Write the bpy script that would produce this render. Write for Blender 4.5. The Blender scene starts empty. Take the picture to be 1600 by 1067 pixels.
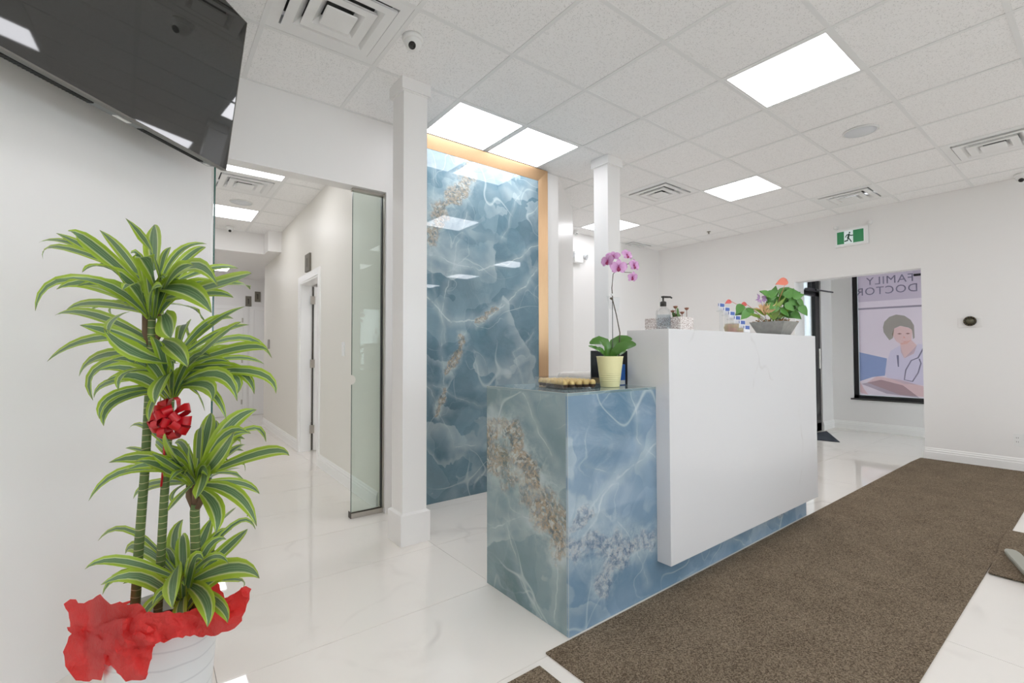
import bpy, bmesh, math, random
from mathutils import Vector, Matrix, noise
from mathutils.geometry import delaunay_2d_cdt
scene = bpy.context.scene
col = scene.collection
R = math.radians

# ------------------------------------------------------------------ camera
YAW, PITCH, ROLL = R(52.403), R(1.4411), R(-0.14255)
CAMZ, ZC = 1.1915, 2.9458            # eye height, ceiling height
def camera_axes():
    fw = Vector((math.cos(YAW), math.sin(YAW), 0)); rt = Vector((math.sin(YAW), -math.cos(YAW), 0)); up = Vector((0, 0, 1))
    f2 = fw*math.cos(PITCH) + up*math.sin(PITCH); u2 = up*math.cos(PITCH) - fw*math.sin(PITCH)
    return f2, rt*math.cos(ROLL) + u2*math.sin(ROLL), u2*math.cos(ROLL) - rt*math.sin(ROLL)
cf, cr, cu = camera_axes()
cd = bpy.data.cameras.new('camera'); cam = bpy.data.objects.new('camera', cd); col.objects.link(cam)
cd.sensor_width = 36.0; cd.lens = 36*733.05/1600; cd.clip_start = .05; cd.clip_end = 200
M = Matrix((cr, cu, -cf)).transposed().to_4x4(); M.translation = (0, 0, CAMZ)
cam.matrix_world = M
scene.camera = cam

# ------------------------------------------------------------------ world, exposure
wd = bpy.data.worlds.new('sky'); scene.world = wd; wd.use_nodes = True
bg = wd.node_tree.nodes['Background']; bg.inputs[0].default_value = (0.83, 0.885, 1.0, 1); bg.inputs[1].default_value = 6.4
scene.view_settings.view_transform = 'Standard'; scene.view_settings.look = 'None'
scene.view_settings.exposure = 0.09; scene.view_settings.gamma = 1.0; scene.view_settings.use_curve_mapping = False
PANEL = 7.4                           # radiance of the ceiling light panels
cy = scene.cycles
cy.use_denoising = True; cy.max_bounces = 12; cy.diffuse_bounces = 8; cy.glossy_bounces = 5; cy.transmission_bounces = 6; cy.transparent_max_bounces = 16
cy.caustics_reflective = False; cy.caustics_refractive = False; cy.sample_clamp_indirect = 6.0

# ------------------------------------------------------------------ material helpers
def lin(c):
    return tuple((v/12.92 if v <= .04045 else ((v+.055)/1.055)**2.4) for v in c)
def s8(r, g, b): return lin((r/255, g/255, b/255))
MATS = {}
def mat(name, color, rough=.5, metal=0, spec=.5, emit=0, trans=0, alpha=1, coat=0, sub=0):
    if name in MATS: return MATS[name]
    m = bpy.data.materials.new(name); m.use_nodes = True
    p = m.node_tree.nodes['Principled BSDF']
    p.inputs['Base Color'].default_value = (*color, 1); p.inputs['Roughness'].default_value = rough
    p.inputs['Metallic'].default_value = metal; p.inputs['Specular IOR Level'].default_value = spec
    p.inputs['Transmission Weight'].default_value = trans; p.inputs['Coat Weight'].default_value = coat; p.inputs['Alpha'].default_value = alpha
    if emit:
        p.inputs['Emission Color'].default_value = (*color, 1); p.inputs['Emission Strength'].default_value = emit
    MATS[name] = m
    return m
class G:
    """small helper to write node trees"""
    def __init__(s, name):
        s.m = bpy.data.materials.new(name); s.m.use_nodes = True; s.t = s.m.node_tree; s.n = s.t.nodes
        s.p = s.n['Principled BSDF']; s.out = s.n['Material Output']; MATS[name] = s.m
    def put(s, sock, v):
        if hasattr(v, 'is_output'): s.t.links.new(v, sock)
        elif isinstance(v, (tuple, list)) and len(v) == 3 and sock.type == 'RGBA': sock.default_value = (*v, 1)
        else: sock.default_value = v
    def node(s, t, ins=(), **kw):
        nd = s.n.new(t)
        for k, v in kw.items(): setattr(nd, k, v)
        for k, v in (ins.items() if isinstance(ins, dict) else enumerate(ins)): s.put(nd.inputs[k], v)
        return nd
    def math(s, op, a, b=0.0, c=0.0, clamp=False): return s.node('ShaderNodeMath', (a, b, c), operation=op, use_clamp=clamp).outputs[0]
    def vm(s, op, a, b=(0, 0, 0)): return s.node('ShaderNodeVectorMath', (a, b), operation=op)
    def scale(s, v, k): return s.node('ShaderNodeVectorMath', {0: v, 'Scale': k}, operation='SCALE').outputs[0]
    def pos(s): return s.node('ShaderNodeNewGeometry').outputs['Position']
    def noise(s, v, sc, det=4, rough=.55, dist=0, out=0): return s.node('ShaderNodeTexNoise', {'Vector': v, 'Scale': sc, 'Detail': det, 'Roughness': rough, 'Distortion': dist}).outputs[out]
    def voro(s, v, sc, feature='F1', out=0, rnd=1.0): return s.node('ShaderNodeTexVoronoi', {'Vector': v, 'Scale': sc, 'Randomness': rnd}, feature=feature).outputs[out]
    def ramp(s, f, stops, interp='LINEAR'):
        nd = s.node('ShaderNodeValToRGB', (f,)); r = nd.color_ramp; r.interpolation = interp
        while len(r.elements) < len(stops): r.elements.new(.5)
        for e, (q, c) in zip(r.elements, stops):
            e.position = q; e.color = (*c, 1) if len(c) == 3 else c
        return nd.outputs[0]
    def step(s, v, a, b):     # smooth 0..1 while v goes a..b
        return s.node('ShaderNodeMapRange', {0: v, 1: a, 2: b, 3: 0.0, 4: 1.0}, interpolation_type='SMOOTHSTEP').outputs[0]
    def mix(s, f, a, b):
        nd = s.node('ShaderNodeMix', data_type='RGBA'); s.put(nd.inputs[0], f); s.put(nd.inputs[6], a); s.put(nd.inputs[7], b); return nd.outputs[2]
    def bump(s, h, st=.3, d=.01): return s.node('ShaderNodeBump', {'Height': h, 'Strength': st, 'Distance': d}).outputs[0]
    def set(s, **kw):
        for k, v in kw.items(): s.put(s.p.inputs[k.replace('_', ' ')], v)
        return s.m

def onyx(name, ua, flip, base, segs, bands, seed=0.0, och_k=.66, cool=0.0):
    """blue onyx slab: u along world axis ua, v up; white veins and ochre crusts run along given polylines (metres on the slab)"""
    g = G(name)
    sp = g.node('ShaderNodeSeparateXYZ', (g.pos(),))
    u = sp.outputs[ua]
    if flip: u = g.math('MULTIPLY', u, -1.0)
    P = g.node('ShaderNodeCombineXYZ', (u, sp.outputs[2], seed)).outputs[0]
    def warp(v, sc, amt, det=3):
        n = g.noise(v, sc, det, .55, 0, 1)
        return g.vm('ADD', v, g.scale(g.vm('SUBTRACT', n, (.5, .5, .5)).outputs[0], amt)).outputs[0]
    Pw = warp(P, 1.7, .55); Ps = warp(warp(P, 2.4, .16), 9, .045, 4); Pb = warp(warp(P, 3.0, .22), 11, .10, 5)
    cloud = g.noise(Pw, 1.5, 6, .6)
    c = g.ramp(cloud, [(.30, base[0]), (.46, base[1]), (.60, base[2]), (.74, base[3])])
    sheet = g.voro(Pw, 2.1, 'F1', 1)                      # broken sheets of slightly different depth
    sv = g.node('ShaderNodeSeparateColor', (sheet,)).outputs[0]
    c = g.mix(g.math('MULTIPLY', g.step(sv, .45, .95), .30), c, base[3])
    c = g.mix(g.math('MULTIPLY', g.step(sv, .5, .05), .28), c, base[0])
    white = s8(198, 210, 212)
    haze = g.step(g.noise(Pw, 2.2, 6, .66, 1.2), .50, .74)
    c = g.mix(g.math('MULTIPLY', haze, .42), c, base[3])
    # wandering veins: contour lines of warped noise, broken up by a mask
    def ridge(v, sc, th, k, det, msc, lo):
        r = g.math('ABSOLUTE', g.math('SUBTRACT', g.noise(v, sc, det, .5, .4), .5))
        br = g.step(g.noise(P, msc, 3), lo, lo+.16)
        return g.math('MULTIPLY', g.math('MULTIPLY', g.step(r, th, 0.0), br), k)
    def veil(v, sc, wd, k, msc, lo):      # folded sheet: sharp on one side, fading on the other
        n = g.math('SUBTRACT', g.noise(v, sc, 4, .5, .25), .5)
        on = g.step(n, -.003, .003); br = g.step(g.noise(P, msc, 3), lo, lo+.2)
        return g.math('MULTIPLY', g.math('MULTIPLY', g.math('MULTIPLY', g.step(n, wd, 0.0), on), br), k)
    c = g.mix(veil(Ps, .9, .10, .40, 1.2, .38), c, white)
    c = g.mix(veil(g.vm('ADD', Ps, (31, 7, 2)).outputs[0], 1.5, .08, .30, 1.7, .42), c, white)
    c = g.mix(veil(g.vm('ADD', Pw, (3, 47, 2)).outputs[0], 1.2, .14, .30, 1.5, .40), c, base[0])
    c = g.mix(ridge(P, .8, .0045, .5, 2, 1.3, .44), c, white)
    c = g.mix(ridge(g.vm('ADD', P, (7, 3, 1)).outputs[0], 1.3, .0045, .42, 2, 1.8, .46), c, white)
    c = g.mix(ridge(g.vm('ADD', Ps, (17, 9, 5)).outputs[0], 1.8, .006, .34, 2, 2.2, .46), c, white)
    def segd(v, a, b):
        ax, ay = a; bx, by = b; dx, dy = bx-ax, by-ay; L2 = dx*dx+dy*dy
        pa = g.vm('SUBTRACT', v, (ax, ay, seed)).outputs[0]
        t = g.math('DIVIDE', g.vm('DOT_PRODUCT', pa, (dx, dy, 0)).outputs['Value'], L2, 0, True)
        q = g.vm('SUBTRACT', pa, g.scale(g.node('ShaderNodeCombineXYZ', (dx, dy, 0.0)).outputs[0], t)).outputs[0]
        return g.vm('LENGTH', g.vm('MULTIPLY', q, (1, 1, 0)).outputs[0]).outputs['Value']
    def polyd(v, pts):
        d = segd(v, pts[0], pts[1])
        for i in range(1, len(pts)-1): d = g.math('MINIMUM', d, segd(v, pts[i], pts[i+1]))
        return d
    for pts, w, k in segs:
        d = polyd(Ps, pts)
        c = g.mix(g.math('MULTIPLY', g.step(d, w*6, 0.0), k*.30), c, white)
        c = g.mix(g.math('MULTIPLY', g.math('MULTIPLY', g.step(d, w*.7, 0.0), g.step(g.noise(P, 9, 3), .36, .6)), k*.75), c, white)
    crumb = g.voro(Pb, 70, 'F1', 1); cs = g.node('ShaderNodeSeparateColor', (crumb,)).outputs
    for pts, w in bands:
        d = polyd(Pb, pts)
        m = g.step(g.math('ADD', d, g.math('MULTIPLY', g.math('SUBTRACT', g.noise(P, 7, 5, .62), .5), w*3.4)), w*1.15, w*.45)
        hal = g.step(d, w*2.4, w*.3)
        c = g.mix(g.math('MULTIPLY', g.math('MULTIPLY', hal, g.step(g.noise(Ps, 6, 5, .7), .35, .65)), .6), c, white)
        fine = g.noise(Ps, 34, 5, .72)
        och = g.ramp(fine, [(.30, s8(52, 74, 88)), (.40, s8(104, 112, 110)), (.50, s8(158, 138, 110)), (.57, s8(172, 152, 124)), (.64, s8(190, 192, 184)), (.74, s8(112, 132, 140))])
        och = g.mix(g.math('MULTIPLY', g.step(cs[0], .78, .86), .55), och, s8(206, 212, 210))
        och = g.mix(g.math('MULTIPLY', g.step(cs[1], .80, .88), .6), och, s8(44, 62, 76))
        if cool: och = g.mix(cool, och, g.ramp(fine, [(.34, s8(58, 84, 118)), (.46, s8(112, 140, 172)), (.56, s8(196, 206, 216)), (.66, s8(150, 170, 194))]))
        c = g.mix(g.math('MULTIPLY', m, och_k), c, och)
    return g.set(Base_Color=c, Roughness=.015, Specular_IOR_Level=.75)

# ------------------------------------------------------------------ materials
WHITE = mat('white_paint', s8(239, 237, 235), .45, spec=.3)
WGLOSS = mat('white_satin_paint', s8(239, 237, 235), .36, spec=.35)
TRIM = mat('white_trim_paint', s8(245, 244, 242), .35)
PLASTIC = mat('white_plastic', s8(236, 236, 234), .35)
GREY = mat('grey_metal', s8(150, 144, 136), .35, metal=.9)
STEEL = mat('brushed_steel', s8(196, 190, 182), .35, metal=.75)
DARKSTEEL = mat('dark_bronze', s8(70, 64, 56), .4, metal=.7)
BLACK = mat('black_metal', s8(24, 24, 26), .4)
DUCT = mat('duct_dark', s8(92, 93, 92), .8)
GRID = mat('ceiling_grid_white', s8(237, 237, 236), .5)
def glass_mat(name, tint, refl=.9):
    g = G(name); tr = g.node('ShaderNodeBsdfTransparent', {0: tint}); gl = g.node('ShaderNodeBsdfGlossy', {'Roughness': .01})
    fr = g.node('ShaderNodeFresnel', {'IOR': 1.45}); f = g.math('MULTIPLY', fr.outputs[0], refl)
    mx = g.node('ShaderNodeMixShader', (f, tr.outputs[0], gl.outputs[0])); g.t.links.new(mx.outputs[0], g.out.inputs[0]); return g.m
GLASS = glass_mat('clear_glass', (.93, .97, .95))
GLASSG = glass_mat('green_tinted_glass', (.89, .94, .92), .55)
CLEAR = glass_mat('clear_plastic', (.96, .965, .965), .22)
GLASSEDGE = mat('green_glass_edge', s8(40, 92, 84), .15)
def emis(name, colr, st):
    g = G(name); e = g.node('ShaderNodeEmission', {0: colr, 1: st}); g.t.links.new(e.outputs[0], g.out.inputs[0]); return g.m
LED = emis('light_panel', (.955, .955, 1.0), PANEL)

g = G('ceiling_tile'); P = g.pos()
pit = g.step(g.voro(P, 135, 'F1', 0), .44, .26); sel = g.step(g.noise(P, 70, 2), .46, .56)
pm = g.math('MULTIPLY', pit, sel); big = g.noise(P, 9, 3)
g.set(Base_Color=g.mix(g.math('MULTIPLY', pm, .34), g.mix(big, s8(247, 246, 245), s8(250, 249, 248)), s8(150, 149, 146)), Roughness=.9, Specular_IOR_Level=.1,
      Normal=g.bump(g.math('SUBTRACT', g.noise(P, 220, 2), pm), .25, .003))
CTILE = g.m

g = G('floor_tile'); P = g.pos()
n = g.noise(P, 1.1, 3, .5, 0, 1); Pw = g.vm('ADD', P, g.scale(g.vm('SUBTRACT', n, (.5, .5, .5)).outputs[0], .9)).outputs[0]
v1 = g.math('MULTIPLY', g.step(g.voro(Pw, 1.25, 'DISTANCE_TO_EDGE'), .035, 0.0), g.step(g.noise(P, 1.7, 3), .5, .68))
v2 = g.math('MULTIPLY', g.step(g.noise(Pw, 2.3, 6, .6), .54, .72), .25)
c = g.mix(g.math('MULTIPLY', v1, .32), s8(240, 235, 228), s8(192, 185, 177)); c = g.mix(v2, c, s8(219, 212, 204))
g.set(Base_Color=c, Roughness=.03, Specular_IOR_Level=.6)
FTILE = g.m
GROUT = mat('floor_grout', s8(176, 170, 163), .8)

g = G('white_quartz'); P = g.pos()
n = g.noise(P, 1.5, 3, .5, 0, 1); Pw = g.vm('ADD', P, g.scale(g.vm('SUBTRACT', n, (.5, .5, .5)).outputs[0], .8)).outputs[0]
v1 = g.math('MULTIPLY', g.step(g.voro(Pw, 1.1, 'DISTANCE_TO_EDGE'), .016, 0.0), g.step(g.noise(P, 2.1, 4), .5, .66))
g.set(Base_Color=g.mix(g.math('MULTIPLY', v1, .35), s8(222, 221, 222), s8(176, 168, 162)), Roughness=.18, Specular_IOR_Level=.5)
QUARTZ = g.m

def carpet(name, c0, c1, c2):
    g = G(name); P = g.pos()
    v = g.voro(P, 240, 'F1', 1); vs = g.node('ShaderNodeSeparateColor', (v,)).outputs[0]; dd = g.voro(P, 240, 'F1', 0)
    wv = g.node('ShaderNodeTexWave', {'Vector': P, 'Scale': 70, 'Distortion': 1.2, 'Detail': 1}, bands_direction='DIAGONAL').outputs[1]
    f = g.math('ADD', g.math('MULTIPLY', vs, .5), g.math('MULTIPLY', wv, .3)); f = g.math('ADD', f, g.math('MULTIPLY', g.noise(P, 5, 4), .25))
    colr = g.ramp(f, [(.22, c0), (.52, c1), (.9, c2)])
    return g.set(Base_Color=colr, Roughness=.95, Specular_IOR_Level=.08, Normal=g.bump(g.math('SUBTRACT', wv, dd), .5, .004))
RUG = carpet('brown_carpet', s8(74, 63, 51), s8(122, 107, 89), s8(164, 149, 129))
MATG = carpet('grey_mat', s8(52, 56, 62), s8(80, 84, 92), s8(104, 108, 116))

base_wall = [s8(78, 106, 120), s8(96, 126, 140), s8(114, 144, 158), s8(152, 174, 182)]
base_side = [s8(92, 118, 124), s8(108, 134, 140), s8(126, 150, 156), s8(156, 174, 176)]
base_front_daylit = [s8(104, 134, 156), s8(124, 150, 172), s8(142, 165, 186), s8(178, 194, 208)]  # front slab coloured bluer and paler for the cool daylight on it
ONYX_WALL = onyx('blue_onyx_wall', 0, False, base_wall,
    [([(2.95, 2.25), (2.55, 2.0), (2.2, 1.92), (1.7, 1.98)], .010, .75), ([(2.9, 2.0), (2.62, 1.72), (2.3, 1.5), (1.95, 1.45), (1.75, 1.62)], .014, .85),
     ([(2.1, 2.4), (2.0, 2.0), (1.85, 1.4), (1.9, .95)], .009, .6), ([(2.75, 2.75), (2.45, 2.2)], .007, .5), ([(1.8, .95), (2.2, .75), (2.8, .9)], .007, .5),
     ([(1.74, .95), (2.0, .45), (2.5, .35)], .010, .6), ([(2.85, 1.4), (2.6, 1.2), (2.7, .9)], .006, .5), ([(1.8, 2.7), (1.76, 2.0), (1.9, 1.3)], .006, .45)],
    [([(2.13, 2.84), (2.04, 2.60), (1.88, 2.40), (1.75, 2.12)], .075), ([(2.40, 1.58), (2.24, 1.42)], .026), ([(2.07, 1.31), (2.0, 1.20), (1.92, 1.06)], .042), ([(1.86, .90), (1.80, .70)], .028)], 3.0)
ONYX_SIDE = onyx('blue_onyx_side', 1, True, base_side,
    [([(-2.0, .30), (-1.75, .42), (-1.45, .33)], .009, .75), ([(-1.72, .98), (-1.62, .82), (-1.52, .72)], .008, .7), ([(-1.88, .35), (-1.78, .12), (-1.60, .02)], .007, .55),
     ([(-1.50, .35), (-1.53, .05)], .010, .7), ([(-1.95, .62), (-1.85, .45), (-1.6, .38)], .006, .5), ([(-1.9, .98), (-1.86, .85), (-1.82, .7)], .006, .5)],
    [([(-2.02, .80), (-1.95, .84), (-1.86, .86)], .05), ([(-2.03, .70), (-1.93, .66), (-1.80, .66), (-1.68, .60), (-1.58, .48), (-1.48, .40)], .105), ([(-1.80, .84), (-1.76, .70), (-1.62, .58)], .055), ([(-1.60, .46), (-1.50, .34)], .05)], 11.0)
ONYX_FRONT = onyx('blue_onyx_front_daylit', 0, False, base_front_daylit,
    [([(1.40, .30), (1.55, .42), (1.70, .60), (2.02, .74)], .013, .9), ([(1.44, .45), (1.60, .52), (1.72, .62)], .012, .5), ([(1.82, 1.0), (1.86, .8), (2.0, .66)], .008, .6),
     ([(1.70, .40), (1.86, .26), (1.93, .08)], .008, .6), ([(1.5, .7), (1.62, .66), (1.70, .64)], .006, .5), ([(2.4, .2), (2.9, .02)], .008, .6), ([(3.0, .18), (3.4, .02)], .008, .6)],
    [([(1.42, .36), (1.56, .36), (1.72, .33), (1.95, .30)], .06), ([(1.44, .47), (1.52, .52)], .035), ([(1.58, .16), (1.66, .26), (1.80, .30)], .05), ([(3.3, .12), (3.5, .10)], .03)], 23.0, .62, .6)

g = G('gold_metal'); P = g.pos(); st = g.noise(g.vm('MULTIPLY', P, (60, 60, 1.2)).outputs[0], 6, 3)
g.set(Base_Color=g.mix(st, s8(194, 156, 118), s8(212, 178, 140)), Metallic=.8, Roughness=.36)
GOLD = g.m

# ------------------------------------------------------------------ mesh helpers
def BM(): return bmesh.new()
def box(bm, x0, x1, y0, y1, z0, z1):
    vs = [bm.verts.new((x, y, z)) for z in (z0, z1) for x, y in ((x0, y0), (x1, y0), (x1, y1), (x0, y1))]
    for f in ((3, 2, 1, 0), (4, 5, 6, 7), (0, 1, 5, 4), (1, 2, 6, 5), (2, 3, 7, 6), (3, 0, 4, 7)): bm.faces.new([vs[i] for i in f])
    return vs
def bbox(x0, x1, y0, y1, z0, z1, bev=0.0, seg=2):
    bm = BM(); box(bm, x0, x1, y0, y1, z0, z1)
    if bev: bmesh.ops.bevel(bm, geom=bm.edges[:], offset=bev, segments=seg, affect='EDGES', profile=.6)
    return bm
def xbox(bm, M, sx, sy, sz):
    """box of full size sx sy sz centred in frame M"""
    vs = box(bm, -sx/2, sx/2, -sy/2, sy/2, -sz/2, sz/2)
    for v in vs: v.co = M @ v.co
    return vs
def frame(o, ex, ey, ez):
    m = Matrix((Vector(ex), Vector(ey), Vector(ez))).transposed().to_4x4(); m.translation = o; return m
def prism(bm, poly, fn, depth):
    """poly: 2D list; fn(a,b)->Vector; extruded by vector depth"""
    d = Vector(depth); a = [bm.verts.new(fn(*p)) for p in poly]; b = [bm.verts.new(v.co + d) for v in a]
    n = len(poly)
    f1 = bm.faces.new(a); f2 = bm.faces.new(b[::-1])
    for i in range(n): bm.faces.new((a[i], b[i], b[(i+1) % n], a[(i+1) % n]))
def tube(bm, pts, rad, n=8, cap=True):
    pts = [Vector(p) for p in pts]; rings = []
    up = Vector((.31, .17, .93))
    for i, p in enumerate(pts):
        t = (pts[min(i+1, len(pts)-1)] - pts[max(i-1, 0)]).normalized()
        a = t.cross(up); a = a.normalized() if a.length > 1e-3 else t.orthogonal().normalized(); b = t.cross(a)
        r = rad[i] if isinstance(rad, (list, tuple)) else rad
        rings.append([bm.verts.new(p + (a*math.cos(2*math.pi*k/n) + b*math.sin(2*math.pi*k/n))*r) for k in range(n)])
    for r0, r1 in zip(rings, rings[1:]):
        for k in range(n): bm.faces.new((r0[k], r0[(k+1) % n], r1[(k+1) % n], r1[k]))
    if cap: bm.faces.new(rings[0][::-1]); bm.faces.new(rings[-1])
def lathe(bm, prof, n=24, c=(0, 0, 0), M=None):
    rings = []
    for r, z in prof:
        if r < 1e-6: rings.append([bm.verts.new((0, 0, z))])
        else: rings.append([bm.verts.new((r*math.cos(2*math.pi*k/n), r*math.sin(2*math.pi*k/n), z)) for k in range(n)])
    for a, b in zip(rings, rings[1:]):
        for k in range(n):
            q = [a[k % len(a)], a[(k+1) % len(a)], b[(k+1) % len(b)], b[k % len(b)]]
            q2 = []
            for v in q:
                if v not in q2: q2.append(v)
            if len(q2) > 2: bm.faces.new(q2)
    for ring in rings:
        for v in ring: v.co = (M @ v.co) if M is not None else v.co + Vector(c)
def link(name, bm, m, parent=None, smooth=False, local=False, fixn=True, kind=None):
    if fixn: bmesh.ops.recalc_face_normals(bm, faces=bm.faces[:])
    me = bpy.data.meshes.new(name)
    o = bpy.data.objects.new(name, me); col.objects.link(o)
    if parent is not None:
        if not local: bmesh.ops.transform(bm, matrix=parent.matrix_world.inverted(), verts=bm.verts[:])
        o.parent = parent; o.matrix_world = parent.matrix_world.copy()
    elif not local:
        xs = [v.co for v in bm.verts]
        c = Vector(((min(v.x for v in xs)+max(v.x for v in xs))/2, (min(v.y for v in xs)+max(v.y for v in xs))/2, min(v.z for v in xs)))
        bmesh.ops.translate(bm, verts=bm.verts[:], vec=-c); o.location = c; o.matrix_world = Matrix.Translation(c)
    bm.to_mesh(me); bm.free()
    for x in (m if isinstance(m, (list, tuple)) else [m]): me.materials.append(x)
    if smooth: me.shade_smooth()
    if kind: o['kind'] = kind
    return o
def tag(o, label, cat, group=None):
    o['label'] = label; o['category'] = cat
    if group: o['group'] = group
    return o
def thing(name, label, cat, loc, group=None, rz=0):
    o = bpy.data.objects.new(name, None); col.objects.link(o); o.empty_display_size = .1
    o.matrix_world = Matrix.Translation(loc) @ Matrix.Rotation(rz, 4, 'Z')
    return tag(o, label, cat, group)
def struct(name, bm, m, **k):
    o = link(name, bm, m, **k); o['kind'] = 'structure'; return o
def inst(src, name, parent, Ml=None):
    """another object on the same mesh data"""
    o = bpy.data.objects.new(name, src.data); col.objects.link(o); o.parent = parent
    o.matrix_world = parent.matrix_world @ (Ml if Ml is not None else Matrix())
    return o

# ================================================================== THE SETTING
GX, GY, T = 2.2755, 0.9266, 0.61          # ceiling grid origin and pitch
XR, YM, YN, XL, YB = 6.9025, 3.373, 4.82, -2.6, -6.0     # right wall, marble wall line, nook wall, left wall, street wall
YHE, YBEAM = 10.4, 7.65
def hallx(y): return 1.395 + .02*(y-3.45)   # line of the corridor's right wall

# ---------------- floor: slab, big porcelain tiles, recessed grout
bm = BM(); box(bm, -3.2, 9.4, -6.2, 10.9, -.12, -.004)
floor = struct('floor', bm, GROUT)
TX, TY, X0T, Y0T, GAP = 1.21, .61, .206, 2.015, .0022
def tile_mesh(w, d):
    bm = BM(); box(bm, -w/2, w/2, -d/2, d/2, -.006, 0); me = bpy.data.meshes.new('tile'); bmesh.ops.recalc_face_normals(bm, faces=bm.faces[:]); bm.to_mesh(me); bm.free(); me.materials.append(FTILE); return me
full = tile_mesh(TX-GAP, TY-GAP)
rest = BM()
for i in range(-3, 8):
    for j in range(-14, 15):
        x0, y0 = X0T+i*TX, Y0T+j*TY; cx, cy_ = x0+TX/2, y0+TY/2
        if cx < -3.1 or cx > 9.3 or cy_ < -6 or cy_ > 10.8: continue
        d = Vector((cx, cy_, 0)); dep = d.dot(Vector((cf.x, cf.y, 0))); lat = d.dot(Vector((cr.x, cr.y, 0)))
        seen = dep > .9 and abs(lat) < dep*1.15 + .9 and not (cx > 1.9 and cy_ > 3.9) and not (cx < -.3 and cy_ > 1.8) and not (cx > 7.0 and cy_ > 3) and not (cx < .3 and cy_ > 4)
        if seen:
            o = bpy.data.objects.new('tile', full); col.objects.link(o); o.parent = floor; o.matrix_world = Matrix.Translation((cx, cy_, random.Random(i*97+j).uniform(-.0004, 0)))
        else: box(rest, x0+GAP/2, x0+TX-GAP/2, y0+GAP/2, y0+TY-GAP/2, -.006, 0)
link('tile', rest, FTILE, floor, kind='stuff')

# ---------------- ceiling: slab above, lay-in tiles, grid bars
bm = BM(); box(bm, -3.2, 9.4, -6.2, 10.9, ZC+.28, ZC+.34)
ceiling = struct('ceiling', bm, WHITE)
LIGHTS = [(1, 0), (-1, 3), (0, 3), (4, 2), (4, 5), (5, -3), (5, -6), (5, -9), (1, -3), (1, -6), (1, -9), (-4, 0), (-3, -2), (-3, -4), (-3, -7), (-6, -2), (-6, -5), (-3, 6), (-3, 9)]  # out-of-view panels on the left are added to brighten the counter's side
VENTS = [(-3, 2), (3, 3), (6, 1), (5, -1), (6, 6), (-3, 7)]
SKIP = set(LIGHTS) | set(VENTS)
REG = [(XL, XR, YB, YM), (3.10, XR, YM, YN), (-.3, 1.49, YM+.12, YBEAM)]
BAR = .0125
tiles_rest = BM(); tmesh = {}
for ri, (rx0, rx1, ry0, ry1) in enumerate(REG):
    for k in range(-9, 9):
        for j in range(-12, 13):
            if (k, j) in SKIP: continue
            x0, x1 = max(GX+k*T, rx0), min(GX+k*T+T, rx1); y0, y1 = max(GY+j*T, ry0), min(GY+j*T+T, ry1)
            if x1-x0 < .03 or y1-y0 < .03: continue
            x0 += .004; x1 -= .004; y0 += .004; y1 -= .004
            cx, cy_ = (x0+x1)/2, (y0+y1)/2
            dep = cx*cf.x+cy_*cf.y; lat = cx*cr.x+cy_*cr.y
            seen = dep > 1.7 and abs(lat) < dep*1.13+.4 and cy_ > -.2
            if ri == 0 and cx < .1: seen = False
            if seen:
                key = (round(x1-x0, 3), round(y1-y0, 3))
                if key not in tmesh:
                    b = BM(); box(b, -key[0]/2, key[0]/2, -key[1]/2, key[1]/2, 0, .016); me = bpy.data.meshes.new('tile'); bmesh.ops.recalc_face_normals(b, faces=b.faces[:]); b.to_mesh(me); b.free(); me.materials.append(CTILE); tmesh[key] = me
                o = bpy.data.objects.new('tile', tmesh[key]); col.objects.link(o); o.parent = ceiling; o.matrix_world = Matrix.Translation((cx, cy_, ZC+random.Random(k*31+j).uniform(0, .0015)))
            else: box(tiles_rest, x0, x1, y0, y1, ZC, ZC+.016)
    for k in range(-9, 9):
        x = GX+k*T
        if rx0 < x < rx1:
            b = BM(); box(b, x-BAR, x+BAR, ry0, ry1, ZC-.003, ZC); box(b, x-.003, x+.003, ry0, ry1, ZC, ZC+.04); link('grid_bar', b, GRID, ceiling)
    for j in range(-12, 13):
        y = GY+j*T
        if ry0 < y < ry1:
            b = BM(); box(b, rx0, rx1, y-BAR, y+BAR, ZC-.0026, ZC); box(b, rx0, rx1, y-.003, y+.003, ZC, ZC+.04); link('grid_bar', b, GRID, ceiling)
link('tile', tiles_rest, CTILE, ceiling, kind='stuff')
# lowered plain ceiling at the end of the corridor and over the vestibule
bm = BM(); box(bm, -.4, 3.07, YBEAM+.1, YHE, 2.66, ZC+.05); struct('ceiling_corridor_end', bm, WHITE)
bm = BM(); box(bm, XR+.15, 8.75, -.6, 2.95, 2.62, 2.7); struct('ceiling_vestibule', bm, WHITE)

# ---------------- walls
WT = .12
def seg_wall(name, p, q, z0, z1, th=WT, m=WHITE):
    """slab whose face runs p->q; thickness lies to the left of the direction"""
    p, q = Vector((*p, 0)), Vector((*q, 0)); d = (q-p).normalized(); n = Vector((-d.y, d.x, 0))*th
    bm = BM(); prism(bm, [(0, 0), (1, 0), (1, 1), (0, 1)], lambda a, b: p.lerp(q, a)+n*b+Vector((0, 0, z0)), (0, 0, z1-z0))
    return struct(name, bm, m)
W1 = (.25, 2.894)
seg_wall('wall_left', (W1[0]-2.85, W1[1]-2.85), W1, 0, ZC+.05)
bm = BM(); box(bm, .13, W1[0], W1[1]-.01, YM, 0, ZC+.05); box(bm, -.3, .25, YM+.03, YM+WT, 2.412, ZC+.05); struct('wall_left_return', bm, WHITE)
bm = BM(); box(bm, XL-.15, XL, YB, .05, 0, ZC+.05); struct('wall_left_rear', bm, WHITE)
bm = BM(); box(bm, .25, 1.40, YM, YM+WT, 2.412, ZC+.05); struct('wall_header', bm, WHITE)
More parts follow.
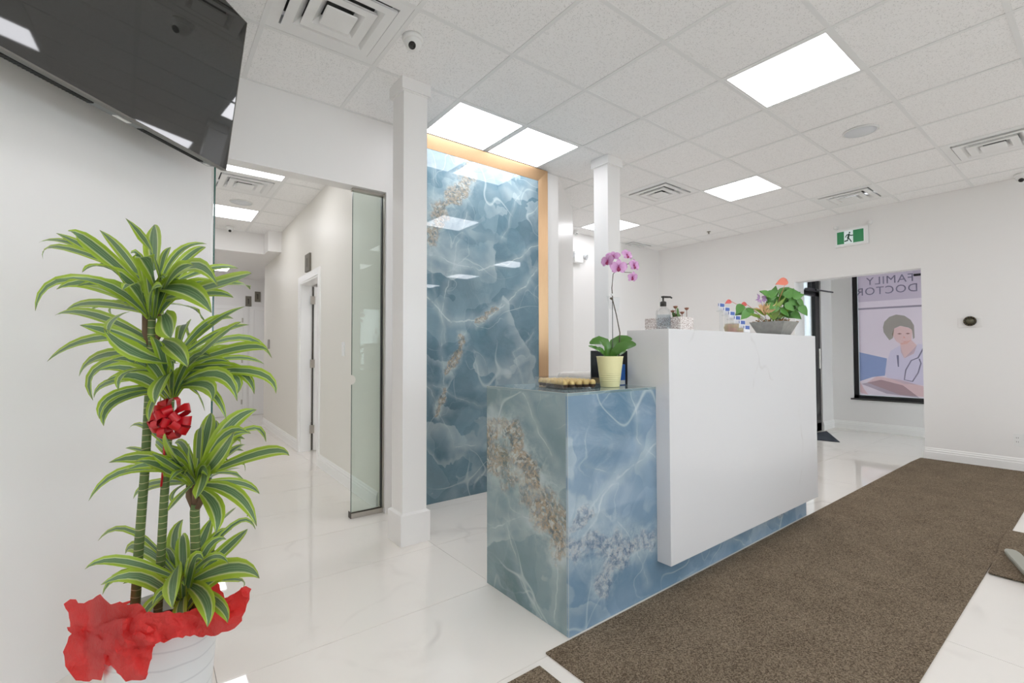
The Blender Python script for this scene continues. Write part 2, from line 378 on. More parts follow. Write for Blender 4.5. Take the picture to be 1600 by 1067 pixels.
bm = BM(); box(bm, 1.40, 3.18, YM, YM+WT, 0, ZC+.05); struct('wall_center', bm, WHITE)
seg_wall('wall_center_angled', (3.18, YM), (4.04, 4.03), 0, ZC+.05, m=WGLOSS)
bm = BM(); box(bm, 3.92, 4.04, 4.03, YN, 0, ZC+.05); struct('wall_nook_left', bm, WHITE)
bm = BM(); box(bm, 3.8, XR+.15, YN, YN+WT, 0, ZC+.05); struct('wall_far', bm, WHITE)
OY0, OY1, OZ = 1.368, 2.687, 2.147         # opening to the vestibule
bm = BM(); box(bm, XR, XR+.15, OY1, YN+WT, 0, ZC+.05); box(bm, XR, XR+.15, YB, OY0, 0, ZC+.05); box(bm, XR, XR+.15, OY0, OY1, OZ, ZC+.05)
struct('wall_right', bm, WHITE)
# street wall behind the camera with three storefront windows
bm = BM(); xs = [XL-.15, -1.9, .3, .6, 3.0, 3.3, 5.9, XR+.15]
for a, b in ((0, 1), (2, 3), (4, 5), (6, 7)): box(bm, xs[a], xs[b], YB-.2, YB, 0, ZC+.05)
for a, b in ((1, 2), (3, 4), (5, 6)): box(bm, xs[a], xs[b], YB-.2, YB, 0, .85); box(bm, xs[a], xs[b], YB-.2, YB, 2.5, ZC+.05)
struct('wall_street', bm, WHITE)
for n, (a, b) in enumerate(((1, 2), (3, 4), (5, 6))):
    x0, x1 = xs[a], xs[b]; bm = BM()
    for q in ((x0, x0+.05, .85, 2.5), (x1-.05, x1, .85, 2.5), (x0, x1, .85, .9), (x0, x1, 2.45, 2.5), ((x0+x1)/2-.025, (x0+x1)/2+.025, .9, 2.45)): box(bm, q[0], q[1], YB-.13, YB-.06, q[2], q[3])
    w = struct('window_%d' % (n+2), bm, BLACK); bm = BM(); box(bm, x0+.05, x1-.05, YB-.10, YB-.094, .9, 2.45); link('pane', bm, GLASS, w)
# corridor
def hp(y, off=0): return (hallx(y)+off, y)
DY0, DY1, DZ = 5.27, 6.12, 2.05            # corridor doorway
bm = BM()
for y0, y1, z0, z1 in ((YM+.1, DY0, 0, ZC+.05), (DY1, 8.75, 0, ZC+.05), (DY0, DY1, DZ, ZC+.05)):
    prism(bm, [(hallx(y0), y0), (hallx(y1), y1), (hallx(y1)+WT, y1), (hallx(y0)+WT, y0)], lambda a, b: Vector((a, b, z0)), (0, 0, z1-z0))
struct('wall_corridor_right', bm, mat('cream_corridor_paint', s8(234, 231, 223), .45, spec=.3))
bm = BM(); box(bm, -.42, -.3, YM, YHE, 0, ZC+.05); struct('wall_corridor_left', bm, WHITE)
bm = BM(); box(bm, -.42, 3.2, YHE, YHE+.12, 0, ZC+.05); struct('wall_corridor_end', bm, WHITE)
bm = BM(); box(bm, 3.08, 3.2, YM+WT, YHE, 0, ZC+.05); box(bm, 1.6, 3.08, 8.63, 8.75, 0, ZC+.05); box(bm, 1.55, 3.08, 4.4, 4.5, 0, ZC+.05); struct('wall_consulting_room', bm, WHITE)
bm = BM(); box(bm, -.3, 1.75, YBEAM, YBEAM+.25, 2.652, ZC+.02); box(bm, 1.30, 1.50, YBEAM-.30, YBEAM, 2.652, ZC+.02); struct('beam_corridor', bm, WHITE)
# vestibule shell
XV = 8.6
VW = dict(y0=.9, y1=2.535, z0=.49, z1=2.45)
bm = BM(); box(bm, XV, XV+.14, VW['y1'], 2.95, 0, 2.7); box(bm, XV, XV+.14, -.6, VW['y0'], 0, 2.7); box(bm, XV, XV+.14, VW['y0'], VW['y1'], 0, VW['z0']-.02); box(bm, XV, XV+.14, VW['y0'], VW['y1'], VW['z1'], 2.7)
struct('wall_vestibule_window', bm, WHITE)
VD = (7.54, 8.17)                           # street door in the vestibule's left wall
bm = BM(); box(bm, XR+.15, VD[0], 2.81, 2.95, 0, 2.7); box(bm, VD[1], XV, 2.81, 2.95, 0, 2.7); box(bm, VD[0], VD[1], 2.81, 2.95, 2.32, 2.7); struct('wall_vestibule_door', bm, WHITE)
bm = BM(); box(bm, XR+.15, 7.12, -.72, -.6, 0, 2.7); box(bm, 8.55, XV+.14, -.72, -.6, 0, 2.7); box(bm, 7.12, 8.55, -.72, -.6, 2.55, 2.7); struct('wall_vestibule_end', bm, WHITE)
bm = BM()
for q in ((7.12, 7.18, 0, 2.55), (8.49, 8.55, 0, 2.55), (7.18, 8.49, 0, .08), (7.18, 8.49, 2.49, 2.55)): box(bm, q[0], q[1], -.69, -.63, q[2]+.001, q[3])
d = struct('door_5', bm, BLACK); bm = BM(); box(bm, 7.18, 8.49, -.663, -.657, .08, 2.49); link('pane', bm, GLASS, d)  # unseen glazed end, suggested by the second mat, widened to brighten the vestibule
bm = BM(); box(bm, XR+.02, 24, -30, 40, -.45, -.15); box(bm, -20, 24, -30, YB-.3, -.45, -.15); struct('ground_outside', bm, mat('pavement', s8(190, 190, 188), .9))

# ---------------- baseboards (stepped profile)
PROF = [(0, 0), (.016, 0), (.016, .082), (.013, .088), (.013, .104), (.008, .112), (.008, .122), (.004, .131), (0, .131)]
def baseboard(name, p, q, m=TRIM):
    """runs p->q along the wall face; the moulding stands out to the right of the direction"""
    p, q = Vector((*p, .0)), Vector((*q, .0)); d = (q-p).normalized(); n = Vector((d.y, -d.x, 0))
    bm = BM(); prism(bm, PROF, lambda a, b: p+n*a+Vector((0, 0, b+.0005)), q-p); return struct(name, bm, m)
baseboard('baseboard_right', (XR, OY0), (XR, YB))
baseboard('baseboard_right_far', (XR, YN), (XR, OY1))
baseboard('baseboard_far', (4.04, YN), (XR, YN))
baseboard('baseboard_corridor_near', (hallx(DY0-.075), DY0-.075), (hallx(3.5), 3.5))
baseboard('baseboard_corridor_far', (hallx(8.75), 8.75), (hallx(DY1+.075), DY1+.075))
baseboard('baseboard_corridor_end', (-.3, YHE), (.62, YHE))
baseboard('baseboard_vestibule_window', (XV, 2.81), (XV, -.6))
baseboard('baseboard_vestibule_door', (VD[1], 2.81), (XV, 2.81))
baseboard('baseboard_opening', (XR+.15, OY0), (XR, OY0))

# ---------------- columns
def column(cx, cy_, label):
    t = thing('column', label, 'column', (cx, cy_, 0), 'square white columns')
    s, b = .0825, .10
    link('shaft', bbox(cx-s, cx+s, cy_-s, cy_+s, .19, ZC-.07, .002), WGLOSS, t)
    bm = BM(); box(bm, cx-b, cx+b, cy_-b, cy_+b, 0.0005, .188)
    top = [bm.verts.new((cx+i*b, cy_+j*b, .188)) for i, j in ((-1, -1), (1, -1), (1, 1), (-1, 1))]; t2 = [bm.verts.new((cx+i*(s+.001), cy_+j*(s+.001), .199)) for i, j in ((-1, -1), (1, -1), (1, 1), (-1, 1))]
    for i in range(4): bm.faces.new((top[i], top[(i+1) % 4], t2[(i+1) % 4], t2[i]))
    bm.faces.new(t2)
    link('base', bm, WGLOSS, t)
    bm = BM(); box(bm, cx-b, cx+b, cy_-b, cy_+b, ZC-.078, ZC-.001); box(bm, cx-s-.004, cx+s+.004, cy_-s-.004, cy_+s+.004, ZC-.084, ZC-.078); link('capital', bm, WGLOSS, t)
column(1.331, 2.821, 'square white column beside the corridor opening, the nearer of two')
column(3.262, 2.82, 'square white column behind the orchid, the farther of two')

# ---------------- onyx feature wall with gold frame
t = thing('feature_wall_panel', 'polished blue onyx slab wall in a gold frame between the columns', 'wall panel', (2.2, YM, 0))
bm = BM(); box(bm, 1.60, 2.908, YM-.014, YM-.001, .001, 2.838); link('slab', bm, ONYX_WALL, t)
def gold(name, q):   # q: outer0, outer1, inner1, inner0 in (x,z); outer edge proud, inner edge near the slab
    bm = BM(); yo, yi = YM-.045, YM-.016
    a = [bm.verts.new((q[i][0], (yo if i < 2 else yi), q[i][1])) for i in range(4)]; b = [bm.verts.new((p[0], YM-.001, p[1])) for p in q]
    bm.faces.new(a); bm.faces.new(b[::-1])
    for i in range(4): bm.faces.new((a[i], a[(i+1) % 4], b[(i+1) % 4], b[i]))
    link(name, bm, GOLD, t)
gold('frame_top', [(1.51, 2.938), (3.0, 2.938), (2.906, 2.836), (1.60, 2.836)])
gold('frame_side', [(3.0, 2.938), (3.0, .001), (2.906, .001), (2.906, 2.836)])
gold('frame_side', [(1.51, .001), (1.51, 2.938), (1.60, 2.836), (1.60, .001)])

# ---------------- corridor glazing
t = thing('glass_panel', 'narrow clear glass panel with finger notch in metal channel beside the column', 'glass panel', (1.28, 3.44, 0))
bm = BM(); pts = [(1.168, .035), (1.392, .035), (1.392, 2.40), (1.168, 2.40)] + [(1.168+.030*math.sin(a), 1.0+.034*math.cos(a)) for a in [math.pi*i/10 for i in range(11)]]
prism(bm, pts, lambda a, b: Vector((a, 3.435, b)), (0, .010, 0)); link('pane', bm, GLASSG, t)
bm = BM(); box(bm, 1.166, 1.1685, 3.434, 3.446, .035, .965); box(bm, 1.166, 1.1685, 3.434, 3.446, 1.035, 2.4); link('pane_edge', bm, mat('pane_edge', s8(96, 110, 104), .2), t)
bm = BM(); box(bm, 1.160, 1.40, 3.415, 3.465, .0005, .034); link('floor_channel', bm, STEEL, t)
bm = BM(); box(bm, 1.158, 1.161, 3.413, 3.467, .0005, .045); box(bm, 1.160, 1.40, 3.425, 3.433, .034, .04); link('channel_end', bm, DARKSTEEL, t)
bm = BM(); box(bm, 1.160, 1.40, 3.415, 3.465, 2.395, 2.412); link('head_channel', bm, STEEL, t)
bm = BM(); box(bm, 1.389, 1.394, 3.425, 3.455, .04, 2.39); link('gasket', bm, BLACK, t)
bm = BM(); box(bm, 1.394, 1.412, 3.40, 3.47, .034, 2.41); link('jamb_channel', bm, STEEL, t)
t = thing('glass_door', 'clear glass door edge standing open behind the plant', 'glass door', (.2, 3.44, 0))
bm = BM(); box(bm, -.25, .295, 3.36+.02, 3.392, .012, 2.40); link('pane', bm, GLASSG, t)
bm = BM(); box(bm, .295, .303, 3.378, 3.394, .012, 2.40); link('pane_edge', bm, GLASSEDGE, t)
bm = BM(); box(bm, -.25, .303, 3.374, 3.40, 2.40, 2.411); link('hanger_rail', bm, STEEL, t)

# ---------------- corridor doors
def casing(bm, y0, y1, z1, w=.075, th=.016):
    for a, b, c, d in ((y0-w, y0, 0, z1+w), (y1, y1+w, 0, z1+w), (y0, y1, z1, z1+w)):
        prism(bm, [(a, c), (b, c), (b, d), (a, d)], lambda y, z: Vector((hallx(y), y, z+.0005)), (-th, 0, 0))
bm = BM(); casing(bm, DY0, DY1, DZ); struct('trim_1', bm, TRIM)
bm = BM(); box(bm, hallx(DY1)-.002, hallx(DY1)+WT+.002, DY1-.02, DY1+.002, .0005, DZ); box(bm, hallx(DY0)-.002, hallx(DY0)+WT+.006, DY0-.002, DY0+.02, .0005, DZ); box(bm, hallx(DY0), hallx(DY1)+WT, DY0+.02, DY1-.02, DZ-.02, DZ+.001); struct('trim_2', bm, TRIM)
d = struct('door_1', bbox(1.592, 2.42, DY1-.062, DY1-.02, .012, DZ-.03), TRIM)
for z in (.22, 1.02, 1.80):
    bm = BM(); box(bm, 1.545, 1.60, DY1-.068, DY1-.063, z, z+.10); tube(bm, [(1.582, DY1-.07, z), (1.582, DY1-.07, z+.10)], .007); link('hinge', bm, STEEL, d)
bm = BM(); box(bm, 1.578, 1.59, DY1-.035, DY1-.025, .012, DZ-.03); link('gap_shade', bm, mat('dark_gap', s8(70, 66, 60), .8), d)  # dark strip standing in for the shade of the hinge gap
for n, (x0, x1) in enumerate(((.70, 1.42), (1.60, 2.32))):
    bm = BM()
    for a, b, c, e in ((x0-.07, x0, .0005, 2.12), (x1, x1+.07, .0005, 2.12), (x0, x1, 2.05, 2.12)): box(bm, a, b, YHE-.016, YHE-.0005, c, e)
    struct('trim_%d' % (n+3), bm, TRIM)
    d = struct('door_%d' % (n+2), bbox(x0+.003, x1-.003, YHE-.008, YHE-.001, .01, 2.047), TRIM)
    for z in (.22, 1.02, 1.80):
        bm = BM(); box(bm, x1-.03, x1-.003, YHE-.014, YHE-.008, z, z+.09); link('hinge', bm, STEEL, d)
# vestibule street door, transom, window
d = struct('door_4', (lambda b: ([box(b, *q) for q in ((VD[0], VD[0]+.06, 2.83, 2.88, 0, 2.05), (VD[1]-.16, VD[1], 2.83, 2.88, 0, 2.32), (VD[0], VD[1], 2.83, 2.88, 2.05, 2.12), (VD[0], VD[1], 2.83, 2.88, .002, .12), (VD[0], VD[1], 2.83, 2.88, 2.28, 2.32), (VD[1]-.30, VD[1]-.28, 2.83, 2.88, 2.12, 2.3))], b)[1])(BM()), BLACK)
bm = BM(); box(bm, VD[0]+.06, VD[1]-.16, 2.853, 2.857, .12, 2.05); link('pane', bm, GLASS, d)
bm = BM(); box(bm, VD[0]+.0, VD[1]-.16, 2.853, 2.857, 2.12, 2.28); link('pane', bm, GLASS, d)
bm = BM(); box(bm, VD[0]+.05, VD[1]-.20, 2.76, 2.82, 2.10, 2.14); tube(bm, [(VD[0]+.25, 2.74, 2.12), (8.42, 2.73, 2.13)], .012); link('door_closer', bm, mat('closer_grey', s8(70, 70, 74), .4, metal=.5), d)
bm = BM(); tube(bm, [(VD[1]-.14, 2.79, .95), (VD[1]-.14, 2.79, 1.25)], .012); link('pull_handle', bm, STEEL, d)
y0, y1, z0, z1 = VW['y0'], VW['y1'], VW['z0'], VW['z1']
bm = BM()
for q in ((y1-.065, y1, z0, z1), (y0, y0+.05, z0, z1), (y0, y1, z0, z0+.05), (y0, y1, z1-.05, z1)): box(bm, XV+.03, XV+.10, q[0], q[1], q[2], q[3])
w = struct('window_1', bm, BLACK)
bm = BM(); box(bm, XV-.03, XV+.03, y0-.02, y1+.03, z0-.022, z0); link('sill', bm, mat('dark_sill', s8(58, 56, 56), .5), w)
bm = BM(); box(bm, XV+.06, XV+.066, y0+.05, y1-.065, z0+.05, z1-.05); link('pane', bm, GLASS, w)

# ================================================================== CEILING FIXTURES
def gxy(k, j): return GX+k*T, GY+j*T
def ceiling_light(k, j, label):
    x, y = gxy(k, j); y1 = min(y+T, YM-.02) if j == 3 and k < 2 else y+T
    t = thing('ceiling_light', label, 'ceiling light', (x+T/2, (y+y1)/2, ZC), 'square ceiling light panels')
    a, b, c, d = x+.013, x+T-.013, y+.013, y1-.013
    bm = BM()
    for q in ((a, b, c, c+.014), (a, b, d-.014, d), (a, a+.014, c+.014, d-.014), (b-.014, b, c+.014, d-.014)): box(bm, *q, ZC-.001, ZC+.03)
    box(bm, a, b, c, d, ZC+.03, ZC+.04); link('frame', bm, GRID, t)
    bm = BM(); box(bm, a+.014, b-.014, c+.014, d-.014, ZC+.002, ZC+.012); link('diffuser', bm, LED, t)
LL = {(1, 0): 'square light panel alone in the ceiling above the white desk front', (-1, 3): 'left light panel of the pair over the blue stone wall', (0, 3): 'right light panel of the pair over the blue stone wall',
      (4, 2): 'square light panel between two ceiling vents, right of the far column', (4, 5): 'far light panel half hidden behind the column with the orchid', (-3, 6): 'first corridor light panel beside the television corner', (-3, 9): 'second corridor light panel beyond the round speaker'}
for kj in LIGHTS: ceiling_light(*kj, LL.get(kj, 'out of view ceiling light panel, from a set partly added to light the room'))
t = thing('ceiling_light', 'unseen light panel added to brighten the open corridor door', 'ceiling light', (2.3, 5.3, ZC), 'square ceiling light panels')  # unseen panel, added so the open door leaf reads white
bm = BM(); box(bm, 1.95, 2.65, 5.0, 5.6, ZC+.20, ZC+.275); link('frame', bm, GRID, t); bm = BM(); box(bm, 1.97, 2.63, 5.02, 5.58, ZC+.194, ZC+.1995); link('diffuser', bm, LED, t)
x0 = .45; t = thing('ceiling_light', 'thin light panel far down the corridor past the beam', 'ceiling light', (.8, 9.2, 2.65), 'square ceiling light panels')
bm = BM(); box(bm, x0, x0+.61, 9.0, 9.6, 2.650, 2.6595); link('frame', bm, GRID, t); bm = BM(); box(bm, x0+.02, x0+.59, 9.02, 9.58, 2.646, 2.6498); link('diffuser', bm, LED, t)

VENTW = mat('vent_white', s8(240, 240, 239), .45)
def ceiling_vent(k, j, label):
    x, y = gxy(k, j); cx, cy_ = x+T/2, y+T/2
    t = thing('ceiling_vent', label, 'ceiling vent', (cx, cy_, ZC), 'square four way ceiling vents')
    def ring(bm, r0, z0, r1, z1, th=.002):
        c = [(-1, -1), (1, -1), (1, 1), (-1, 1)]; A = [[bm.verts.new((cx+i*r, cy_+jj*r, z)) for i, jj in c] for r, z in ((r0, z0), (r1, z1), (r1, z1+th), (r0, z0+th))]
        for a, b in ((0, 1), (1, 2), (2, 3), (3, 0)):
            for i in range(4): bm.faces.new((A[a][i], A[a][(i+1) % 4], A[b][(i+1) % 4], A[b][i]))
    bm = BM(); ring(bm, .292, ZC-.001, .238, ZC-.001); ring(bm, .238, ZC-.001, .236, ZC+.05); link('frame', bm, VENTW, t)
    bm = BM(); box(bm, cx-.24, cx+.24, cy_-.24, cy_+.24, ZC+.078, ZC+.088); link('duct', bm, DUCT, t)
    for r, q, z in ((.230, .146, .012), (.153, .070, .017)):
        bm = BM(); ring(bm, r, ZC-z, r-.048, ZC-z+.001); ring(bm, r-.048, ZC-z+.001, q, ZC+.022); ring(bm, r, ZC-z, r-.004, ZC-z+.012); link('louvre', bm, VENTW, t)
    bm = BM(); box(bm, cx-.077, cx+.077, cy_-.077, cy_+.077, ZC-.024, ZC-.014); bmesh.ops.bevel(bm, geom=bm.edges[:], offset=.003, segments=2, affect='EDGES'); link('centre_plate', bm, VENTW, t)
VL = {(-3, 2): 'big stepped square ceiling vent next to the television', (3, 3): 'square ceiling vent just right of the far column top', (6, 1): 'square ceiling vent above the green exit sign', (5, -1): 'square ceiling vent at the right edge above the right wall',
      (6, 6): 'distant ceiling vent behind the pink orchid flowers', (-3, 7): 'corridor ceiling vent between its two light panels'}
for kj in VENTS: ceiling_vent(*kj, VL[kj])

SPK = mat('speaker_grille', s8(224, 227, 230), .6)
def speaker(x, y, r, label):
    t = thing('ceiling_speaker', label, 'speaker', (x, y, ZC), 'round ceiling speakers')
    bm = BM(); lathe(bm, [(r, -.0005), (r, -.006), (r-.012, -.008), (r-.012, -.0005)], 36, (x, y, ZC)); link('rim', bm, PLASTIC, t, True)
    bm = BM(); lathe(bm, [(0, -.0075), (r-.013, -.0055), (r-.013, -.001), (0, -.001)], 36, (x, y, ZC)); link('grille', bm, SPK, t, True)
speaker(4.437, 1.227, .118, 'round grey ceiling speaker beyond the lone light panel')
speaker(.807, 6.176, .118, 'round ceiling speaker in the corridor ceiling')
def dome(x, y, look, label, r=.055, z=ZC):
    t = thing('security_camera', label, 'security camera', (x, y, z), 'ceiling security cameras')
    bm = BM(); lathe(bm, [(0, -.001), (r, -.001), (r*1.02, -.018), (r*.92, -.026), (0, -.026)], 28, (x, y, z)); link('base', bm, PLASTIC, t, True)
    bm = BM(); lathe(bm, [(r*.86, -.024), (r*.84, -.04), (r*.66, -.062), (r*.36, -.075), (0, -.08)], 24, (x, y, z)); link('ball', bm, PLASTIC, t, True)
    d = Vector((*look, -.9)).normalized(); c = Vector((x, y, z-.036)); q = d.to_track_quat('Z', 'Y').to_matrix().to_4x4(); q.translation = c+d*r*.72
    bm = BM(); lathe(bm, [(.0, .0), (r*.36, 0), (r*.36, r*.20), (r*.28, r*.22), (r*.2, r*.12), (0, r*.12)], 16, M=q); link('lens', bm, mat('lens_black', s8(28, 27, 26), .15), t, True)
dome(1.129, 2.361, (-.5, -.8), 'white dome camera on the ceiling near the first column')
dome(6.77, .56, (-.8, .1), 'white dome camera in the ceiling corner at the right edge')
dome(4.80, 4.72, (-.4, -.8), 'small dome camera in the nook corner behind the desk', .04)
dome(.845, 7.45, (-.2, -.8), 'small dome detector at the end of the corridor ceiling', .05)
dome(1.27, 9.6, (-.3, -.9), 'tiny dome camera far down the corridor near the door signs', .05, 2.652)
bm = BM(); lathe(bm, [(0, -.001), (.028, -.001), (.026, -.006), (.009, -.008), (.008, -.026), (.016, -.028), (.016, -.032), (0, -.032)], 16, (6.38, 3.61, ZC)); tag(link('fire_sprinkler', bm, GREY, smooth=True), 'small sprinkler head in the ceiling above the right wall', 'sprinkler')

# ================================================================== RECEPTION DESK
t = thing('reception_desk', 'reception desk of blue onyx with a floating white counter front', 'reception desk', (2.6, 1.75, 0))
XA, YF, YK, ZT = 1.401, 1.435, 2.037, 1.021
bm = BM(); box(bm, XA, XA+.012, YF+.012, YK, .0005, ZT-.012); link('side_panel', bm, ONYX_SIDE, t)
bm = BM(); box(bm, XA, 3.826, YF, YF+.012, .0005, .20); box(bm, XA, 2.06, YF, YF+.012, .20, ZT-.012); link('front_panel', bm, ONYX_FRONT, t)
TOPM = onyx('blue_onyx_top', 0, False, base_side, [([(1.4, 1.0), (2.0, 1.0)], .01, .4)], [([(9, 9), (9.1, 9)], .01)], 31.0)
bm = BM(); box(bm, XA, 2.06, YF, YK, ZT-.012, ZT); link('side_top', bm, TOPM, t)
bm = BM(); box(bm, XA-.0008, XA+.0004, YF-.0008, YF+.0004, .0005, ZT+.0004); box(bm, XA-.0008, XA+.0004, YF, YK, ZT-.0006, ZT+.0006); box(bm, XA, 2.02, YF-.0008, YF+.0004, ZT-.0006, ZT+.0006); link('edge_joint', bm, mat('joint_cream', s8(190, 196, 192), .4), t)
bm = BM(); box(bm, XA+.012, 3.82, 1.60, 1.62, .0005, ZT-.02); box(bm, XA+.012, 3.82, YK-.02, YK, .0005, .70); box(bm, 3.80, 3.826, YF+.012, YK, .0005, .72); link('carcass', bm, WHITE, t)
bm = BM(); box(bm, 2.03, 3.84, 1.62, 2.15, .72, .75); link('worktop', bm, QUARTZ, t)
link('counter_front', bbox(2.018, 3.83, 1.357, 1.612, .152, 1.3115, .0025), QUARTZ, t)

# ================================================================== RUGS
def rug(pts, z0, z1, m, label, name='rug'):
    bm = BM(); prism(bm, pts, lambda a, b: Vector((a, b, z0)), (0, 0, z1-z0)); return tag(link(name, bm, m), label, 'rug')
rug([(1.257, .470), (6.884, .470), (6.884, 1.405), (6.55, 1.418), (1.257, 1.418)], .0004, .0065, RUG, 'long brown woven runner rug in front of the desk')
rug([(3.575, .462), (3.575, -1.4), (4.53, -1.4), (4.53, .49)], .0068, .0125, RUG, 'brown rug corner lapping the runner at the right edge')
rug([(1.186, 1.374), (-.9, 1.374), (-.9, .42), (1.186, .42)], .0004, .0065, RUG, 'brown rug corner at the bottom edge left of the runner')
rug([(7.25, 2.30), (8.1, 2.74), (7.62, 2.79), (7.16, 2.72)], .0004, .008, MATG, 'dark grey door mat inside the vestibule street door', 'door_mat')
rug([(7.20, 1.32), (7.20, .6), (8.3, .6), (8.3, 1.44), (7.42, 1.44)], .0004, .008, MATG, 'grey mat just behind the right jamb of the vestibule opening', 'door_mat')

# ================================================================== TELEVISION
th, tau = R(46.5), R(7.9)
dv = Vector((math.cos(th), math.sin(th), 0)); nv = Vector((math.sin(th), -math.cos(th), 0)); zz = Vector((0, 0, 1))
ex, ez, ey = -dv, nv*math.sin(tau)+zz*math.cos(tau), nv*math.cos(tau)-zz*math.sin(tau)
P2 = Vector((.281, 2.662, 2.089)); TW, TH = 1.31, .738
t = thing('television', 'large black wall mounted television tilted down at upper left', 'television', P2 + ex*TW/2)
def tv(bm, a0, a1, h0, h1, d0, d1): xbox(bm, frame(P2+ex*(a0+a1)/2+ez*(h0+h1)/2+ey*(d0+d1)/2, ex, ey, ez), a1-a0, d1-d0, h1-h0)
g = G('tv_screen'); g.set(Base_Color=(.022, .022, .020), Roughness=.03, Specular_IOR_Level=1.0)
bm = BM(); tv(bm, .004, TW-.004, .006, TH-.004, -.004, .0005); link('screen', bm, g.m, t)
BEZ = mat('tv_bezel', s8(120, 118, 112), .35, metal=.6)
bm = BM(); tv(bm, 0, TW, 0, TH, -.026, -.004); 
for q in ((0, TW, 0, .006), (0, TW, TH-.004, TH), (0, .004, .006, TH-.004), (TW-.004, TW, .006, TH-.004)): tv(bm, *q, -.004, .0015)
bz = link('bezel', bm, BEZ, t)
HOUS = mat('tv_housing', s8(128, 132, 132), .45)
bm = BM(); tv(bm, .035, TW-.03, .004, TH-.06, -.075, -.026); hs = link('rear_housing', bm, HOUS, t)
GRL = mat('vent_black', s8(30, 32, 30), .6)
for a0, a1 in ((.10, .42), (.62, .98)):
    bm = BM(); tv(bm, a0, a1, .0015, .004, -.068, -.040)
    for i in range(int((a1-a0)/.012)): tv(bm, a0+i*.012, a0+i*.012+.004, .000, .0015, -.066, -.042)
    link('vent_grille', bm, GRL, hs)
bm = BM(); tv(bm, .47, .53, .001, .004, -.062, -.040); link('label_plate', bm, PLASTIC, hs)
bm = BM(); tv(bm, .05, .075, .001, .004, -.062, -.045); link('label_plate', bm, PLASTIC, hs)
bm = BM(); pc = P2+ex*TW/2+ez*TH*.5-ey*.075; wn = Vector((math.sqrt(.5), -math.sqrt(.5), 0)); wd_ = Vector((math.sqrt(.5), math.sqrt(.5), 0))
wpt = Vector((W1[0], W1[1], pc.z)); dist = (pc-wpt).dot(wn); foot = pc-wn*dist
tube(bm, [pc, foot+wn*.02], .03); xbox(bm, frame(foot+wn*.012, wd_, wn, zz), .35, .02, .3); link('wall_bracket', bm, BLACK, t)

# ================================================================== WALL DEVICES
t = thing('exit_sign', 'green and white running man exit sign on the right wall', 'exit sign', (XR, 2.01, 2.52))
link('housing', bbox(XR-.045, XR-.0005, 1.842, 2.190, 2.517, 2.738, .006), PLASTIC, t)
GRN = mat('exit_green', s8(34, 128, 76), .35, emit=.12); SGW = mat('exit_white', s8(228, 240, 240), .35, emit=.15)
def sq(y0, y1, z0, z1, m, name, d=.047):
    bm = BM(); box(bm, XR-d, XR-.0448, y0, y1, z0, z1); link(name, bm, m, t)
sq(1.880, 2.165, 2.545, 2.708, SGW, 'sign_face', .0462)
sq(2.088, 2.163, 2.549, 2.704, GRN, 'green_field'); sq(1.884, 1.992, 2.549, 2.704, GRN, 'green_field')
def sp(a, b): return Vector((XR-.0464, 2.088-a*.096, 2.549+b*.155))   # unit square of the white middle field, seen from the room
bm = BM()
def limb(pts, w):
    for p, q in zip(pts, pts[1:]):
        p, q = Vector(p), Vector(q); n = Vector((-(q-p).y, (q-p).x)).normalized()*w/2; e = (q-p).normalized()*w*.25
        prism(bm, [tuple(p-e+n), tuple(p-e-n), tuple(q+e-n), tuple(q+e+n)], sp, (-.0008, 0, 0))
prism(bm, [(.62+.085*math.cos(a*math.pi/6), .84+.075*math.sin(a*math.pi/6)) for a in range(12)], sp, (-.0008, 0, 0))
limb([(.56, .70), (.44, .42)], .20); limb([(.44, .44), (.40, .24), (.06, .20)], .10); limb([(.48, .44), (.66, .26), (.80, .10)], .10)
limb([(.58, .70), (.30, .68), (.16, .52)], .08); limb([(.58, .68), (.74, .60), (.98, .60)], .08)
link('running_man', bm, mat('pictogram_dark_green', s8(26, 74, 56), .4), t)
for y, z in ((2.185, 2.775), (1.825, 2.77)):  # discs and short straps that mount the sign on the wall
    bm = BM(); lathe(bm, [(0, 0), (.026, 0), (.024, .03), (.012, .04), (0, .04)], 16, M=frame((XR-.0005, y, z), (0, 1, 0), (0, 0, 1), (-1, 0, 0))); box(bm, XR-.02, XR-.008, y-.008, y+.008, 2.735, z); link('mount_disc', bm, PLASTIC, t, False)
t = thing('thermostat', 'round black thermostat dial on a white plate on the right wall', 'thermostat', (XR, .974, 1.46))
bm = BM(); box(bm, XR-.008, XR-.0005, .885, 1.07, 1.455, 1.56); bmesh.ops.bevel(bm, geom=bm.edges[:], offset=.002, affect='EDGES'); link('plate', bm, WHITE, t)
fx = frame((XR-.008, .974, 1.52), (0, 1, 0), (0, 0, 1), (-1, 0, 0))
bm = BM(); lathe(bm, [(0, 0), (.050, 0), (.052, .018), (.046, .022), (.038, .022), (.038, .018)], 32, M=fx); link('ring', bm, BLACK, t, True)
bm = BM(); lathe(bm, [(0, .001), (.0385, .001), (.0385, .019), (0, .021)], 32, M=fx); link('display', bm, mat('thermostat_face', s8(96, 92, 74), .25, metal=.5), t, True)
bm = BM()
for a in range(12): xbox(bm, fx @ Matrix.Rotation(a*math.pi/6, 4, 'Z') @ Matrix.Translation((.045, 0, .0225)), .008, .004, .001)
link('dial_marks', bm, mat('gold_marks', s8(190, 160, 96), .3, metal=.8), t)
t = thing('wall_outlet', 'white double wall outlet low on the right wall', 'outlet', (XR, .62, .25))
link('plate', bbox(XR-.007, XR-.0005, .56, .684, .252, .374, .002), PLASTIC, t)
DRK = mat('slot_dark', s8(90, 90, 90), .6)
